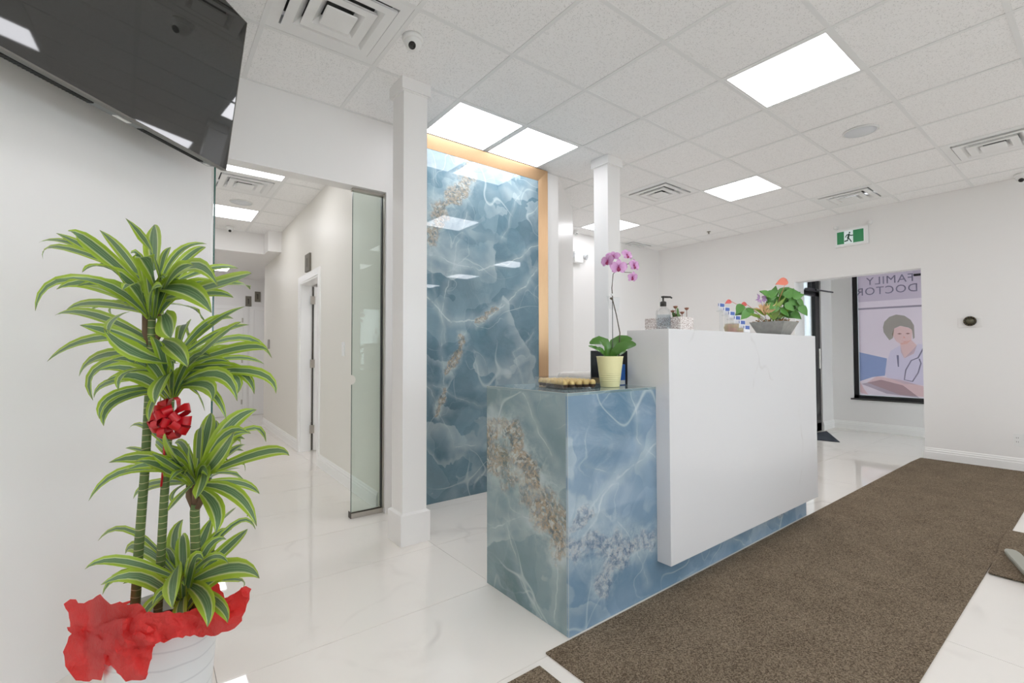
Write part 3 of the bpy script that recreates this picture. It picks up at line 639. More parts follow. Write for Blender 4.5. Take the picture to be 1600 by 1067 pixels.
for y in (.655, .590):
    bm = BM(); box(bm, XR-.0095, XR-.007, y-.018, y+.018, .272, .354); rc = link('receptacle', bm, PLASTIC, t)
    for z in (.292, .332):
        bm = BM(); box(bm, XR-.0098, XR-.0094, y-.008, y-.005, z-.006, z+.006); box(bm, XR-.0098, XR-.0094, y+.005, y+.008, z-.006, z+.006); link('slot', bm, DRK, rc)
t = thing('emergency_light', 'white emergency light unit with lamp head high on nook wall', 'emergency light', (4.92, YN, 2.5))
link('battery_box', bbox(4.80, 4.975, YN-.07, YN-.0005, 2.50, 2.66, .008), PLASTIC, t)
for x in (5.03, 4.76):
    q = Vector((.35, -.9, -.3)).normalized().to_track_quat('Z', 'Y').to_matrix().to_4x4(); q.translation = (x, YN-.05, 2.60)
    bm = BM(); lathe(bm, [(0, -.03), (.02, -.03), (.036, .0), (.042, .03), (.036, .03), (0, .012)], 18, M=q); link('lamp_head', bm, mat('lamp_lens', s8(200, 202, 204), .2), t, True)
t = thing('light_switch', 'small white switch plate on the corridor wall near glass panel', 'switch', (hallx(4.39), 4.39, 1.17))
x = hallx(4.39); link('plate', bbox(x-.006, x-.0003, 4.352, 4.428, 1.17, 1.30, .0015), PLASTIC, t); link('rocker', bbox(x-.010, x-.006, 4.372, 4.408, 1.20, 1.27, .0015), TRIM, t)
SIGN = mat('sign_grey', s8(112, 106, 94), .45); SIGNT = mat('sign_text', s8(60, 56, 50), .5)
def room_sign(M, label, wd2=.20):
    t = thing('room_sign', label, 'sign', M @ Vector((0, 0, -.1)), 'grey room signs over the corridor doors')
    bm = BM(); xbox(bm, M @ Matrix.Translation((0, 0, 0)), wd2, .022, .20); link('plate', bm, SIGN, t)
    bm = BM(); xbox(bm, M @ Matrix.Translation((0, -.0115, .0)), .02, .001, .10); xbox(bm, M @ Matrix.Translation((-.013, -.0115, .04)), .012, .001, .018); link('numeral', bm, SIGNT, t)
yq = 5.72; room_sign(frame((hallx(yq)-.0115, yq, 2.245), (0, -1, 0), (1, 0, 0), (0, 0, 1)), 'grey room number sign above the open corridor door')
room_sign(frame((1.66, YHE-.0115, 2.32), (1, 0, 0), (0, 1, 0), (0, 0, 1)), 'far grey room sign, the right one of two beside the plant', .10)
room_sign(frame((1.50, YHE-.0115, 2.22), (1, 0, 0), (0, 1, 0), (0, 0, 1)), 'far grey room sign, the left one of two beside the plant', .10)
bm = BM(); box(bm, hallx(8.3)-.012, hallx(8.3)-.0005, 8.22, 8.34, 1.27, 1.42); o = link('door_reader', bm, GREY); tag(o, 'small grey wall plate near the end of the corridor wall', 'wall plate')

# ================================================================== VESTIBULE WINDOW FILM (printed, seen from its back)
def film(name, colr):
    g = G(name); d = g.node('ShaderNodeBsdfDiffuse', {0: colr}); tr = g.node('ShaderNodeBsdfTranslucent', {0: colr}); mx = g.node('ShaderNodeMixShader', (.6, d.outputs[0], tr.outputs[0])); g.t.links.new(mx.outputs[0], g.out.inputs[0]); return g.m
XF = XV+.055
t = thing('window_film', 'printed window film with back to front lettering and a person in white coat', 'window film', (XF, 1.72, .54))
def flat(name, pts, colr, lay, parent=None):
    """lay 0: the translucent sheet itself; above it: printed ink, a clear layer that filters the colour of the sheet"""
    bm = BM(); prism(bm, pts, lambda a, b: Vector((XF-.0006*lay, a, b)), (-.0003, 0, 0)); bmesh.ops.triangulate(bm, faces=[f for f in bm.faces if len(f.verts) > 4])
    if lay == 0: m = film('film_'+name, s8(*colr))
    else: m = ink('ink_'+name, colr)
    return link(name, bm, m, parent or t)
def ink(name, colr):
    g = G(name); tr = g.node('ShaderNodeBsdfTransparent', {0: tuple(min(1, (v/214)**.8) for v in colr)}); g.t.links.new(tr.outputs[0], g.out.inputs[0]); return g.m
flat('sheet', [(2.467, .542), (.953, .542), (.953, 2.398), (2.467, 2.398)], (214, 204, 208), 0)
flat('heading_band', [(2.467, 1.965), (.953, 1.965), (.953, 2.398), (2.467, 2.398)], (186, 184, 190), 1)
flat('line', [(2.467, 1.846), (.953, 1.832), (.953, 1.858), (2.467, 1.873)], (140, 140, 146), 1)
flat('backrest_picture', [(2.466, 1.195), (2.123, 1.102), (2.152, .846), (2.304, .819), (2.466, .749)], (132, 156, 188), 1)
flat('coat_picture', [(2.08, 1.214), (1.966, 1.294), (1.922, 1.104), (1.811, 1.193), (1.763, 1.311), (1.60, 1.30), (1.45, 1.15), (1.40, .72), (1.928, .734), (2.136, .826), (2.151, .928), (2.115, 1.092)], (198, 202, 212), 1)
flat('neck_picture', [(1.965, 1.324), (1.839, 1.371), (1.779, 1.291), (1.812, 1.173), (1.922, 1.104), (1.959, 1.194)], (210, 188, 176), 2)
flat('hair_picture', [(2.164, 1.565), (2.146, 1.646), (2.087, 1.715), (2.005, 1.746), (1.91, 1.723), (1.841, 1.659), (1.804, 1.578), (1.800, 1.40), (1.818, 1.38), (1.822, 1.509), (1.867, 1.548), (1.961, 1.578), (2.03, 1.542), (2.06, 1.458), (2.05, 1.40), (2.09, 1.37), (2.125, 1.43), (2.157, 1.492)], (150, 152, 136), 2)
flat('face_picture', [(2.059, 1.458), (2.03, 1.54), (1.961, 1.575), (1.867, 1.545), (1.822, 1.509), (1.836, 1.371), (1.886, 1.313), (1.949, 1.304), (2.012, 1.355)], (212, 190, 178), 3)
for yy in (1.97, 1.875): flat('eye_picture', [(yy+.03, 1.462), (yy, 1.474), (yy-.03, 1.462), (yy, 1.452)], (150, 136, 128), 4)
flat('mouth_picture', [(1.955, 1.365), (1.915, 1.352), (1.875, 1.365), (1.915, 1.343)], (206, 166, 160), 4)
flat('nose_picture', [(1.925, 1.43), (1.90, 1.40), (1.93, 1.395)], (212, 178, 164), 4)
flat('arm_picture', [(2.375, .733), (2.253, .832), (1.975, .792), (1.707, .706), (1.45, .66), (1.45, .555), (1.979, .571)], (208, 188, 180), 2)
flat('laptop_picture', [(2.445, .708), (2.203, .782), (1.945, .713), (1.763, .545), (2.14, .581)], (168, 164, 168), 3)
flat('hand_picture', [(2.466, .749), (2.411, .626), (2.361, .548), (2.466, .579)], (208, 186, 180), 2)
flat('pen_picture', [(2.01, 1.15), (1.985, 1.15), (1.985, .98), (2.0, .98)], (130, 130, 140), 2)
bm = BM(); tube(bm, [(XF-.002, a, b) for a, b in [(1.62, 1.40), (1.673, 1.329), (1.767, 1.114), (1.844, 1.074), (1.909, .934), (1.927, .794), (1.835, .774), (1.771, .899), (1.738, 1.036), (1.755, 1.10)]], .008, 6)
for v in bm.verts: v.co.x = XF-.0018+(v.co.x-XF+.002)*.04
link('stethoscope_picture', bm, ink('ink_steth', (136, 134, 140)), t)
FTXT = ink('ink_letters', (128, 130, 140))
def text_mesh(name, body, size, M, m, parent, ext=.0002, bold=.0):
    cu_ = bpy.data.curves.new(name, 'FONT'); cu_.body = body; cu_.size = size; cu_.extrude = ext; cu_.offset = bold; cu_.space_character = 1.08; cu_.resolution_u = 3
    o = bpy.data.objects.new(name, cu_); col.objects.link(o); dg = bpy.context.evaluated_depsgraph_get(); me = bpy.data.meshes.new_from_object(o.evaluated_get(dg)); bpy.data.objects.remove(o)
    bm = BM(); bm.from_mesh(me); bpy.data.meshes.remove(me); bmesh.ops.transform(bm, matrix=M, verts=bm.verts[:]); return link(name, bm, m, parent)
text_mesh('lettering', 'FAMILY', .165, frame((XF-.0016, 1.79, 2.215), (0, 1, 0), (0, 0, 1), (1, 0, 0)), FTXT, t, bold=0.0)
text_mesh('lettering', 'DOCTOR', .165, frame((XF-.0016, 1.745, 2.065), (0, 1, 0), (0, 0, 1), (1, 0, 0)), FTXT, t, bold=0.0)
bm = BM(); box(bm, XV+.02, XV+.05, 1.05, 1.79, 2.28, 2.31); link('stay_bar', bm, BLACK, w)

# ================================================================== POTTED DRACAENA
t = thing('potted_dracaena', 'tall striped leaf plant in a white pot with red tissue and bow', 'potted plant', (.0272, 1.7731, 0), rz=R(-37.593))
MW = t.matrix_world
def L3(r, tt, z): return Vector((r, -tt, z))          # plant frame: right, towards the room, up
g = G('dracaena_leaf'); uv = g.node('ShaderNodeUVMap').outputs[0]; s_ = g.node('ShaderNodeSeparateXYZ', (uv,)).outputs
a = g.math('MULTIPLY', g.math('ABSOLUTE', g.math('SUBTRACT', s_[0], .5)), 2.0)
st = g.noise(g.vm('MULTIPLY', uv, (26, 1.6, 1)).outputs[0], 1.0, 3, .6)
a2 = g.math('ADD', a, g.math('MULTIPLY', g.math('SUBTRACT', st, .5), .10))
c = g.ramp(a2, [(.0, s8(82, 116, 78)), (.10, s8(136, 162, 124)), (.22, s8(90, 124, 82)), (.38, s8(126, 156, 110)), (.46, s8(216, 222, 176)), (.53, s8(196, 212, 116)), (.62, s8(162, 192, 56)), (1.0, s8(182, 206, 70))])
c = g.mix(g.math('MULTIPLY', g.step(st, .35, .65), .25), c, s8(60, 92, 48))
tip = g.step(s_[1], .93, 1.0); c = g.mix(g.math('MULTIPLY', tip, .7), c, s8(110, 110, 50))
trn = g.node('ShaderNodeBsdfTranslucent', {0: c}); g.set(Base_Color=c, Roughness=.34)
mx = g.node('ShaderNodeMixShader', (.30, g.p.outputs[0], trn.outputs[0])); g.t.links.new(mx.outputs[0], g.out.inputs[0])
LEAF = g.m
WP = [(0, .46), (.1, .60), (.2, .78), (.32, .94), (.45, 1.0), (.58, .95), (.70, .80), (.82, .56), (.92, .27), (1, .02)]
def leaf_bm(b, m, e, w, roll, fold=.28, uvn=True, prof=WP):
    b, m, e = (L3(*x) for x in (b, m, e)); c = m*2-(b+e)*.5
    bm = BM(); uvl = bm.loops.layers.uv.new('UVMap'); rows = []
    view = Vector((.12, -1.0, .45)).normalized()
    for tt, k in prof:
        p = b*(1-tt)**2+c*2*tt*(1-tt)+e*tt*tt; tg = ((c-b)*(1-tt)+(e-c)*tt)
        tg = tg.normalized() if tg.length > 1e-5 else Vector((0, 0, 1))
        sd = tg.cross(view); sd = sd.normalized() if sd.length > .12 else tg.cross(Vector((1, 0, .2))).normalized()
        sd = Matrix.Rotation(roll*(.4+.6*tt), 3, tg) @ sd; nn = sd.cross(tg).normalized()
        if nn.dot(view) < 0: nn = -nn
        hw = w*.5*k
        rows.append(([bm.verts.new(p+sd*(q*hw)+nn*(abs(q)*hw*fold)) for q in (-1, -.5, 0, .5, 1)], tt))
    for (r0, t0), (r1, t1) in zip(rows, rows[1:]):
        for i in range(4):
            f = bm.faces.new((r0[i], r0[i+1], r1[i+1], r1[i]))
            for lp, (uu, vv) in zip(f.loops, ((i/4, t0), ((i+1)/4, t0), ((i+1)/4, t1), (i/4, t1))): lp[uvl].uv = (uu, vv)
    return bm
LEAVES=[((0.017,0.026,1.399),(0.079,0.148,1.473),(0.073,0.23,1.539),0.0284),((-0.007,0.027,1.441),(-0.098,-0.09,1.558),(-0.159,-0.168,1.633),0.052),((-0.036,0.026,1.399),(-0.207,-0.091,1.526),(-0.345,-0.168,1.615),0.0266),
((-0.036,0.026,1.399),(-0.234,-0.014,1.51),(-0.369,-0.041,1.572),0.0248),((-0.036,0.026,1.382),(-0.098,0.125,1.49),(-0.112,0.19,1.517),0.0343),((-0.048,0.027,1.417),(-0.304,-0.036,1.535),(-0.462,-0.079,1.55),0.0177),
((-0.054,0.027,1.423),(-0.318,-0.012,1.519),(-0.408,-0.041,1.49),0.0224),((-0.037,0.025,1.364),(-0.04,0.147,1.425),(-0.039,0.226,1.401),0.0366),((-0.042,0.025,1.37),(-0.26,0.04,1.413),(-0.339,0.047,1.319),0.0248),
((-0.031,0.024,1.329),(-0.14,0.075,1.392),(-0.219,0.108,1.374),0.0366),((-0.031,0.024,1.317),(-0.29,-0.094,1.357),(-0.459,-0.174,1.342),0.0248),((-0.031,0.024,1.323),(-0.24,-0.095,1.357),(-0.379,-0.175,1.339),0.0177),
((-0.019,0.022,1.234),(-0.275,-0.064,1.319),(-0.448,-0.122,1.319),0.0331),((-0.019,0.021,1.21),(-0.077,0.086,1.252),(-0.131,0.13,1.272),0.0343),((-0.019,0.022,1.234),(-0.266,-0.048,1.237),(-0.444,-0.097,1.168),0.0284),
((0.011,0.027,1.417),(-0.066,-0.091,1.507),(-0.102,-0.17,1.557),0.0189),((0.017,0.027,1.417),(-0.008,-0.091,1.529),(0.02,-0.17,1.567),0.0272),((0.023,0.026,1.411),(0.024,-0.091,1.516),(0.017,-0.17,1.556),0.0284),
((0.023,0.026,1.393),(0.193,0.147,1.433),(0.308,0.225,1.365),0.0366),((0.029,0.026,1.393),(0.118,-0.035,1.456),(0.183,-0.077,1.465),0.0248),((0.028,0.025,1.358),(0.267,0.136,1.385),(0.384,0.209,1.4),0.0473),
((0.082,0.026,1.393),(0.165,-0.093,1.42),(0.168,-0.174,1.411),0.0213),((0.028,0.025,1.352),(0.115,-0.041,1.381),(0.163,-0.086,1.373),0.0307),((0.011,0.026,1.388),(0.182,0.145,1.362),(0.292,0.224,1.297),0.0496),
((0.017,0.025,1.34),(0.023,-0.095,1.34),(0.012,-0.176,1.302),0.026),((-0.001,0.025,1.37),(0.074,0.147,1.436),(0.095,0.227,1.436),0.0437),((-0.025,0.024,1.305),(0.036,0.146,1.374),(0.063,0.225,1.354),0.039),
((0.017,0.025,1.364),(0.144,0.147,1.411),(0.247,0.227,1.418),0.0437),((-0.084,0.024,1.317),(-0.029,0.143,1.282),(0.029,0.222,1.242),0.0248),((-0.037,0.025,1.335),(-0.227,-0.095,1.353),(-0.301,-0.176,1.32),0.0248),
((-0.019,0.024,1.299),(0.079,0.145,1.36),(0.166,0.225,1.364),0.0325),((-0.007,0.025,1.334),(-0.073,-0.095,1.353),(-0.126,-0.176,1.301),0.0236),((-0.013,0.025,1.352),(-0.156,-0.092,1.462),(-0.2,-0.174,1.382),0.0177),
((0.057,0.02,1.166),(0.034,0.139,1.193),(0.012,0.219,1.259),0.0461),((0.01,0.021,1.181),(-0.256,-0.089,1.187),(-0.4,-0.163,1.117),0.0343),((0.01,0.021,1.187),(-0.216,-0.029,1.15),(-0.264,-0.065,1.046),0.0307),
((0.022,0.02,1.134),(0.014,0.14,1.142),(0.054,0.219,1.099),0.0272),((0.022,0.019,1.122),(-0.24,-0.101,1.103),(-0.366,-0.183,1.042),0.0189),((0.016,0.018,1.092),(-0.024,0.138,1.08),(0.005,0.217,1.026),0.0272),
((0.016,0.018,1.086),(-0.019,0.138,1.063),(0.015,0.216,1.008),0.0272),((0.063,0.021,1.187),(0.096,-0.093,1.291),(0.155,-0.168,1.353),0.0319),((0.069,0.021,1.193),(0.081,-0.096,1.295),(0.11,-0.176,1.312),0.0248),
((0.081,0.02,1.145),(0.257,0.142,1.23),(0.368,0.223,1.273),0.039),((0.069,0.021,1.181),(0.113,-0.097,1.262),(0.164,-0.177,1.291),0.0213),((0.099,0.021,1.192),(0.197,-0.084,1.243),(0.253,-0.157,1.177),0.0201),
((0.087,0.02,1.163),(0.286,0.079,1.209),(0.382,0.118,1.2),0.0284),((0.081,0.02,1.145),(0.158,-0.098,1.179),(0.216,-0.178,1.157),0.0189),((0.093,0.019,1.128),(0.341,0.116,1.142),(0.436,0.178,1.086),0.0248),
((0.087,0.02,1.145),(0.27,0.08,1.147),(0.346,0.119,1.08),0.0284),((0.075,0.019,1.104),(0.262,0.14,1.136),(0.357,0.218,1.071),0.0343),((0.081,0.019,1.122),(0.258,0.087,1.133),(0.306,0.131,1.082),0.0272),
((0.075,0.019,1.098),(0.23,0.139,1.106),(0.292,0.218,1.07),0.0343),((0.075,0.018,1.092),(0.235,0.138,1.09),(0.329,0.217,1.023),0.0213),((0.016,0.022,1.231),(0.144,0.141,1.203),(0.231,0.22,1.158),0.0425),
((0.022,0.024,1.311),(0.125,0.143,1.268),(0.188,0.222,1.232),0.0561),((0.064,0.022,1.216),(0.004,-0.097,1.289),(-0.038,-0.178,1.23),0.0354),((0.04,0.02,1.139),(0.1,0.139,1.106),(0.147,0.218,1.065),0.0437),
((0.034,0.019,1.11),(0.084,0.138,1.063),(0.132,0.217,1.019),0.0248),((0.069,0.018,1.086),(0.035,-0.102,1.077),(0.012,-0.184,0.997),0.0177),((0.057,0.019,1.098),(-0.074,-0.102,1.058),(-0.127,-0.184,1.004),0.0201),
((0.046,0.02,1.145),(-0.105,-0.099,1.18),(-0.221,-0.18,1.153),0.0201),((0.069,0.019,1.116),(0.017,-0.099,1.193),(-0.018,-0.178,1.247),0.0295),((0.08,0.012,0.834),(-0.029,0.089,0.864),(-0.089,0.139,0.794),0.0215),
((0.091,0.011,0.812),(0.096,0.133,0.887),(0.094,0.214,0.917),0.0311),((0.086,0.013,0.855),(-0.132,-0.107,0.878),(-0.259,-0.187,0.871),0.0129),((0.118,0.011,0.812),(0.125,0.134,0.894),(0.138,0.215,0.937),0.0258),
((0.096,0.012,0.823),(0.135,0.134,0.928),(0.174,0.216,0.985),0.0494),((0.123,0.012,0.85),(0.072,-0.105,0.943),(0.033,-0.184,0.991),0.0365),((0.129,0.012,0.844),(0.09,-0.106,0.919),(0.051,-0.185,0.966),0.0311),
((0.139,0.013,0.855),(0.148,-0.105,0.963),(0.189,-0.184,1.001),0.043),((0.134,0.012,0.828),(0.263,0.134,0.913),(0.349,0.216,0.993),0.043),((0.15,0.013,0.877),(0.212,-0.105,0.949),(0.22,-0.187,0.891),0.0204),
((0.145,0.012,0.834),(0.154,-0.107,0.879),(0.152,-0.187,0.882),0.0204),((0.145,0.012,0.834),(0.376,0.125,0.921),(0.483,0.2,0.928),0.0279),((0.145,0.012,0.828),(0.171,-0.108,0.844),(0.149,-0.189,0.79),0.015),
((0.139,0.011,0.812),(0.13,-0.109,0.812),(0.131,-0.189,0.802),0.0172),((0.134,0.011,0.807),(0.206,-0.059,0.787),(0.243,-0.107,0.739),0.0236),((0.134,0.011,0.801),(0.306,0.131,0.81),(0.406,0.21,0.751),0.0322),
((0.145,0.012,0.834),(0.171,-0.109,0.8),(0.14,-0.191,0.732),0.0129),((0.139,0.011,0.796),(0.183,-0.111,0.721),(0.155,-0.193,0.636),0.0193),((0.128,0.011,0.785),(0.252,0.13,0.771),(0.3,0.209,0.732),0.0365),
((0.171,0.008,0.673),(0.136,-0.112,0.669),(0.118,-0.192,0.669),0.0129),((0.115,0.011,0.812),(0.159,0.131,0.806),(0.179,0.211,0.79),0.0311),((0.139,0.012,0.85),(0.221,0.132,0.845),(0.25,0.212,0.82),0.0494),
((0.091,0.011,0.81),(-0.115,-0.11,0.771),(-0.232,-0.191,0.699),0.0193),((0.091,0.011,0.807),(-0.091,-0.11,0.765),(-0.195,-0.191,0.714),0.015),((0.091,0.011,0.807),(0.108,0.09,0.801),(0.145,0.142,0.789),0.0172),
((0.091,0.012,0.834),(-0.073,-0.107,0.894),(-0.155,-0.187,0.886),0.0236),((0.086,0.013,0.855),(-0.12,-0.105,0.952),(-0.248,-0.186,0.937),0.015),((0.145,0.012,0.844),(0.16,-0.106,0.919),(0.134,-0.187,0.874),0.0258),
((0.118,0.012,0.818),(0.184,0.134,0.904),(0.234,0.215,0.963),0.0322),((0.112,0.011,0.807),(0.008,-0.108,0.821),(-0.06,-0.188,0.844),0.0322),((0.065,0.004,0.529),(-0.149,-0.081,0.633),(-0.307,-0.141,0.576),0.0162),
((0.07,0.004,0.529),(-0.144,-0.115,0.565),(-0.26,-0.196,0.511),0.0334),((0.065,0.004,0.52),(-0.029,0.1,0.616),(-0.075,0.162,0.621),0.0258),((0.065,0.004,0.52),(-0.04,0.063,0.566),(-0.08,0.1,0.523),0.0229),
((0.075,0.003,0.482),(-0.103,-0.118,0.457),(-0.227,-0.198,0.442),0.0306),((0.07,0.004,0.52),(-0.033,-0.114,0.592),(-0.063,-0.193,0.628),0.0392),((0.084,0.004,0.501),(0.053,-0.115,0.576),(0.036,-0.193,0.636),0.042),
((0.094,0.004,0.501),(0.079,-0.115,0.55),(0.057,-0.194,0.593),0.0267),((0.099,0.004,0.51),(0.141,-0.115,0.566),(0.157,-0.194,0.595),0.0372),((0.104,0.005,0.539),(0.167,-0.105,0.646),(0.191,-0.181,0.598),0.0153),
((0.099,0.004,0.51),(0.299,0.126,0.61),(0.413,0.207,0.618),0.0439),((0.089,0.004,0.52),(0.208,0.08,0.616),(0.287,0.129,0.621),0.022),((0.065,0.005,0.563),(0.137,0.125,0.573),(0.19,0.205,0.541),0.0468),
((0.07,0.003,0.491),(0.085,0.124,0.519),(0.097,0.203,0.488),0.0296),((0.08,0.003,0.477),(0.153,0.123,0.481),(0.221,0.203,0.473),0.0325),((0.089,0.004,0.506),(0.223,0.124,0.525),(0.279,0.203,0.493),0.042),
((0.099,0.003,0.491),(0.26,0.124,0.512),(0.331,0.204,0.504),0.0315),((0.103,0.004,0.505),(0.167,-0.117,0.462),(0.141,-0.199,0.395),0.0124),((0.08,0.004,0.506),(0.173,0.126,0.608),(0.232,0.208,0.665),0.0286),
((0.075,0.003,0.482),(-0.036,-0.119,0.4),(-0.126,-0.2,0.348),0.0143)]

rnd = random.Random(7)
for cx_, ct_, cz_, n_, up_ in ((-.012, .02, 1.33, 15, 1.0), (.045, .02, 1.09, 14, .8), (.12, .012, .83, 13, .8), (.086, .012, .47, 12, .9)):   # inner leaves that fill each crown
    for i in range(n_):
        a_ = 2*math.pi*(i+rnd.uniform(-.3, .3))/n_; el = rnd.uniform(.35, 1.25)*up_; L_ = rnd.uniform(.16, .25); dx, dt, dz = math.cos(a_)*math.cos(el), math.sin(a_)*math.cos(el), math.sin(el)
        LEAVES.append(((cx_+dx*.008, ct_+dt*.008, cz_-.03), (cx_+dx*L_*.5, ct_+dt*L_*.5, cz_+dz*L_*.62), (cx_+dx*L_, ct_+dt*L_, cz_+dz*L_*.85-.02), rnd.uniform(.026, .036)))
for b, m, e, w in LEAVES:
    link('leaf', leaf_bm(b, m, e, w*1.22, rnd.uniform(-.45, .45)), LEAF, t, True, local=True, fixn=False)
g = G('dracaena_stem'); P = g.node('ShaderNodeTexCoord').outputs['Object']; z = g.node('ShaderNodeSeparateXYZ', (g.vm('ADD', P, g.scale(g.noise(P, 14, 2, .5, 0, 1), .02)).outputs[0],)).outputs[2]
fr = g.math('FRACT', g.math('MULTIPLY', z, 50)); rg = g.step(g.math('ABSOLUTE', g.math('SUBTRACT', fr, .5)), .42, .49)
c = g.mix(g.noise(P, 22, 3), s8(58, 90, 44), s8(116, 134, 74)); c = g.mix(g.math('MULTIPLY', g.step(z, .60, .40), .7), c, s8(128, 106, 76)); c = g.mix(g.math('MULTIPLY', rg, .8), c, s8(206, 194, 150))
g.set(Base_Color=c, Roughness=.55, Normal=g.bump(rg, .4, .003)); STEM = g.m
def pl_tube(name, pts, rad, m, parent=t, n=10):
    bm = BM(); tube(bm, [L3(*p) for p in pts], rad, n); return link(name, bm, m, parent, True, local=True)
pl_tube('trunk', [(-.075, 0, .30), (-.069, 0, .411), (-.055, .006, .62), (-.037, .012, .835), (-.024, .018, 1.05), (-.015, .022, 1.236), (-.014, .024, 1.30)], [.0135, .0135, .0128, .012, .0118, .0112, .010], STEM)
pl_tube('trunk', [(-.012, -.01, .30), (-.005, -.01, .472), (.012, 0, .721), (.03, .012, .92), (.04, .017, 1.04), (.045, .017, 1.10)], [.012, .012, .0115, .011, .010, .009], STEM)
pl_tube('trunk', [(.105, -.02, .30), (.109, -.005, .529), (.112, .009, .72), (.116, .01, .745)], [.0135, .0135, .0128, .013], STEM)
BRK = mat('dracaena_bark', s8(104, 82, 62), .8)
for pts in ([(.112, .009, .735), (.096, .01, .768), (.094, .008, .83)], [(.118, .01, .735), (.139, .01, .768), (.148, .006, .82)], [(.116, .01, .74), (.118, .016, .79), (.12, .016, .84)]): pl_tube('branch', pts, [.011, .0095, .008], BRK)
for pts in ([(-.016, .022, 1.22), (-.032, .024, 1.255), (-.034, .024, 1.31)], [(-.014, .022, 1.22), (.006, .022, 1.25), (.012, .022, 1.31)]): pl_tube('branch', pts, [.011, .009, .008], BRK)
pl_tube('shoot', [(.09, 0, .38), (.086, .01, .44), (.084, .02, .50)], [.010, .010, .008], STEM)
pl_tube('ribbon_tail', [(.034, .028, 1.0), (.028, .024, .86), (.020, .022, .80)], [.003, .003, .003], mat('red_ribbon', s8(190, 18, 30), .3))
# pot
g = G('white_ceramic_pot'); P = g.node('ShaderNodeTexCoord').outputs['Object']
ln = g.step(g.math('ABSOLUTE', g.math('SUBTRACT', g.math('FRACT', g.math('MULTIPLY', g.math('ADD', g.node('ShaderNodeSeparateXYZ', (P,)).outputs[2], g.math('MULTIPLY', g.noise(P, 3, 2), .12)), 20)), .5)), .08, .02)
g.set(Base_Color=g.mix(g.math('MULTIPLY', ln, .35), s8(226, 228, 228), s8(176, 178, 182)), Roughness=.28); POT = g.m
bm = BM(); lathe(bm, [(0, .001), (.106, .001), (.113, .01), (.130, .24), (.141, .415), (.144, .425), (.139, .428), (.132, .415), (.130, .36), (0, .36)], 48, L3(.017, 0, 0)); link('pot', bm, POT, t, True, local=True)
bm = BM(); lathe(bm, [(0, .375), (.130, .368)], 24, L3(.017, 0, 0)); link('soil', bm, mat('soil', s8(52, 40, 32), .95), t, local=True, fixn=False)
# red tissue
g = G('red_tissue'); P = g.node('ShaderNodeTexCoord').outputs['Object']
cr_ = g.noise(P, 22, 5, .65, 1.2); c = g.mix(cr_, s8(230, 40, 48), s8(252, 104, 98))
tr = g.node('ShaderNodeBsdfTranslucent', {0: s8(252, 70, 66)}); g.set(Base_Color=c, Roughness=.42, Normal=g.bump(g.noise(P, 34, 5, .62, 2.5), 1.0, .012))
mx = g.node('ShaderNodeMixShader', (.48, g.p.outputs[0], tr.outputs[0])); g.t.links.new(mx.outputs[0], g.out.inputs[0]); TISSUE = g.m
def wrap(r, z, off):            # drape in front of the pot
    q = .205; return math.sqrt(max(0, q*q-r*r))+off if abs(r) < q else -.6*(abs(r)-q)+off
CL_ = MW.inverted() @ Vector((0, 0, CAMZ))   # eye point in the plant frame: nearer flaps are cut smaller
def sheet(poly, tfun, seed, amp=.030, step=.012):
    rg_ = random.Random(seed); pts = []
    n = len(poly); out = []
    for i in range(n):
        p, q = Vector(poly[i]), Vector(poly[(i+1) % n]); k = max(1, int((q-p).length/step))
        for s in range(k):
            w = p.lerp(q, s/k); out.append(w + (Vector((rg_.uniform(-1, 1), rg_.uniform(-1, 1)))*.004 if s else Vector((0, 0))))
    def inside(x, y):
        c = False
        for i in range(len(out)):
            x1, y1 = out[i]; x2, y2 = out[i-1]
            if (y1 > y) != (y2 > y) and x < (x2-x1)*(y-y1)/(y2-y1)+x1: c = not c
        return c
    xs = [p.x for p in out]; ys = [p.y for p in out]; pts = list(out)
    x = min(xs)
    while x < max(xs):
        y = min(ys)
        while y < max(ys):
            xx, yy = x+rg_.uniform(-.4, .4)*step, y+rg_.uniform(-.4, .4)*step
            if inside(xx, yy) and min((Vector((xx, yy))-p).length for p in out) > step*.5: pts.append(Vector((xx, yy)))
            y += step
        x += step
    m = len(out); res = delaunay_2d_cdt(pts, [(i, (i+1) % m) for i in range(m)], [], 1, 1e-6)
    bm = BM(); vs = []
    for v in res[0]:
        q = Vector((v.x*1.0, v.y, seed)); f = noise.noise(q*9)*1.0+noise.noise(q*24)*.6
        f += (abs(noise.noise(q*14+Vector((3, 1, 7))))-.25)*1.4
        dt_ = tfun(v.x, v.y)+f*amp; vs.append(bm.verts.new(CL_+(L3(v.x, 0, v.y)-CL_)*((1.40-dt_)/1.40)))
    for f in res[2]:
        try: bm.faces.new([vs[i] for i in f])
        except ValueError: pass
    return bm
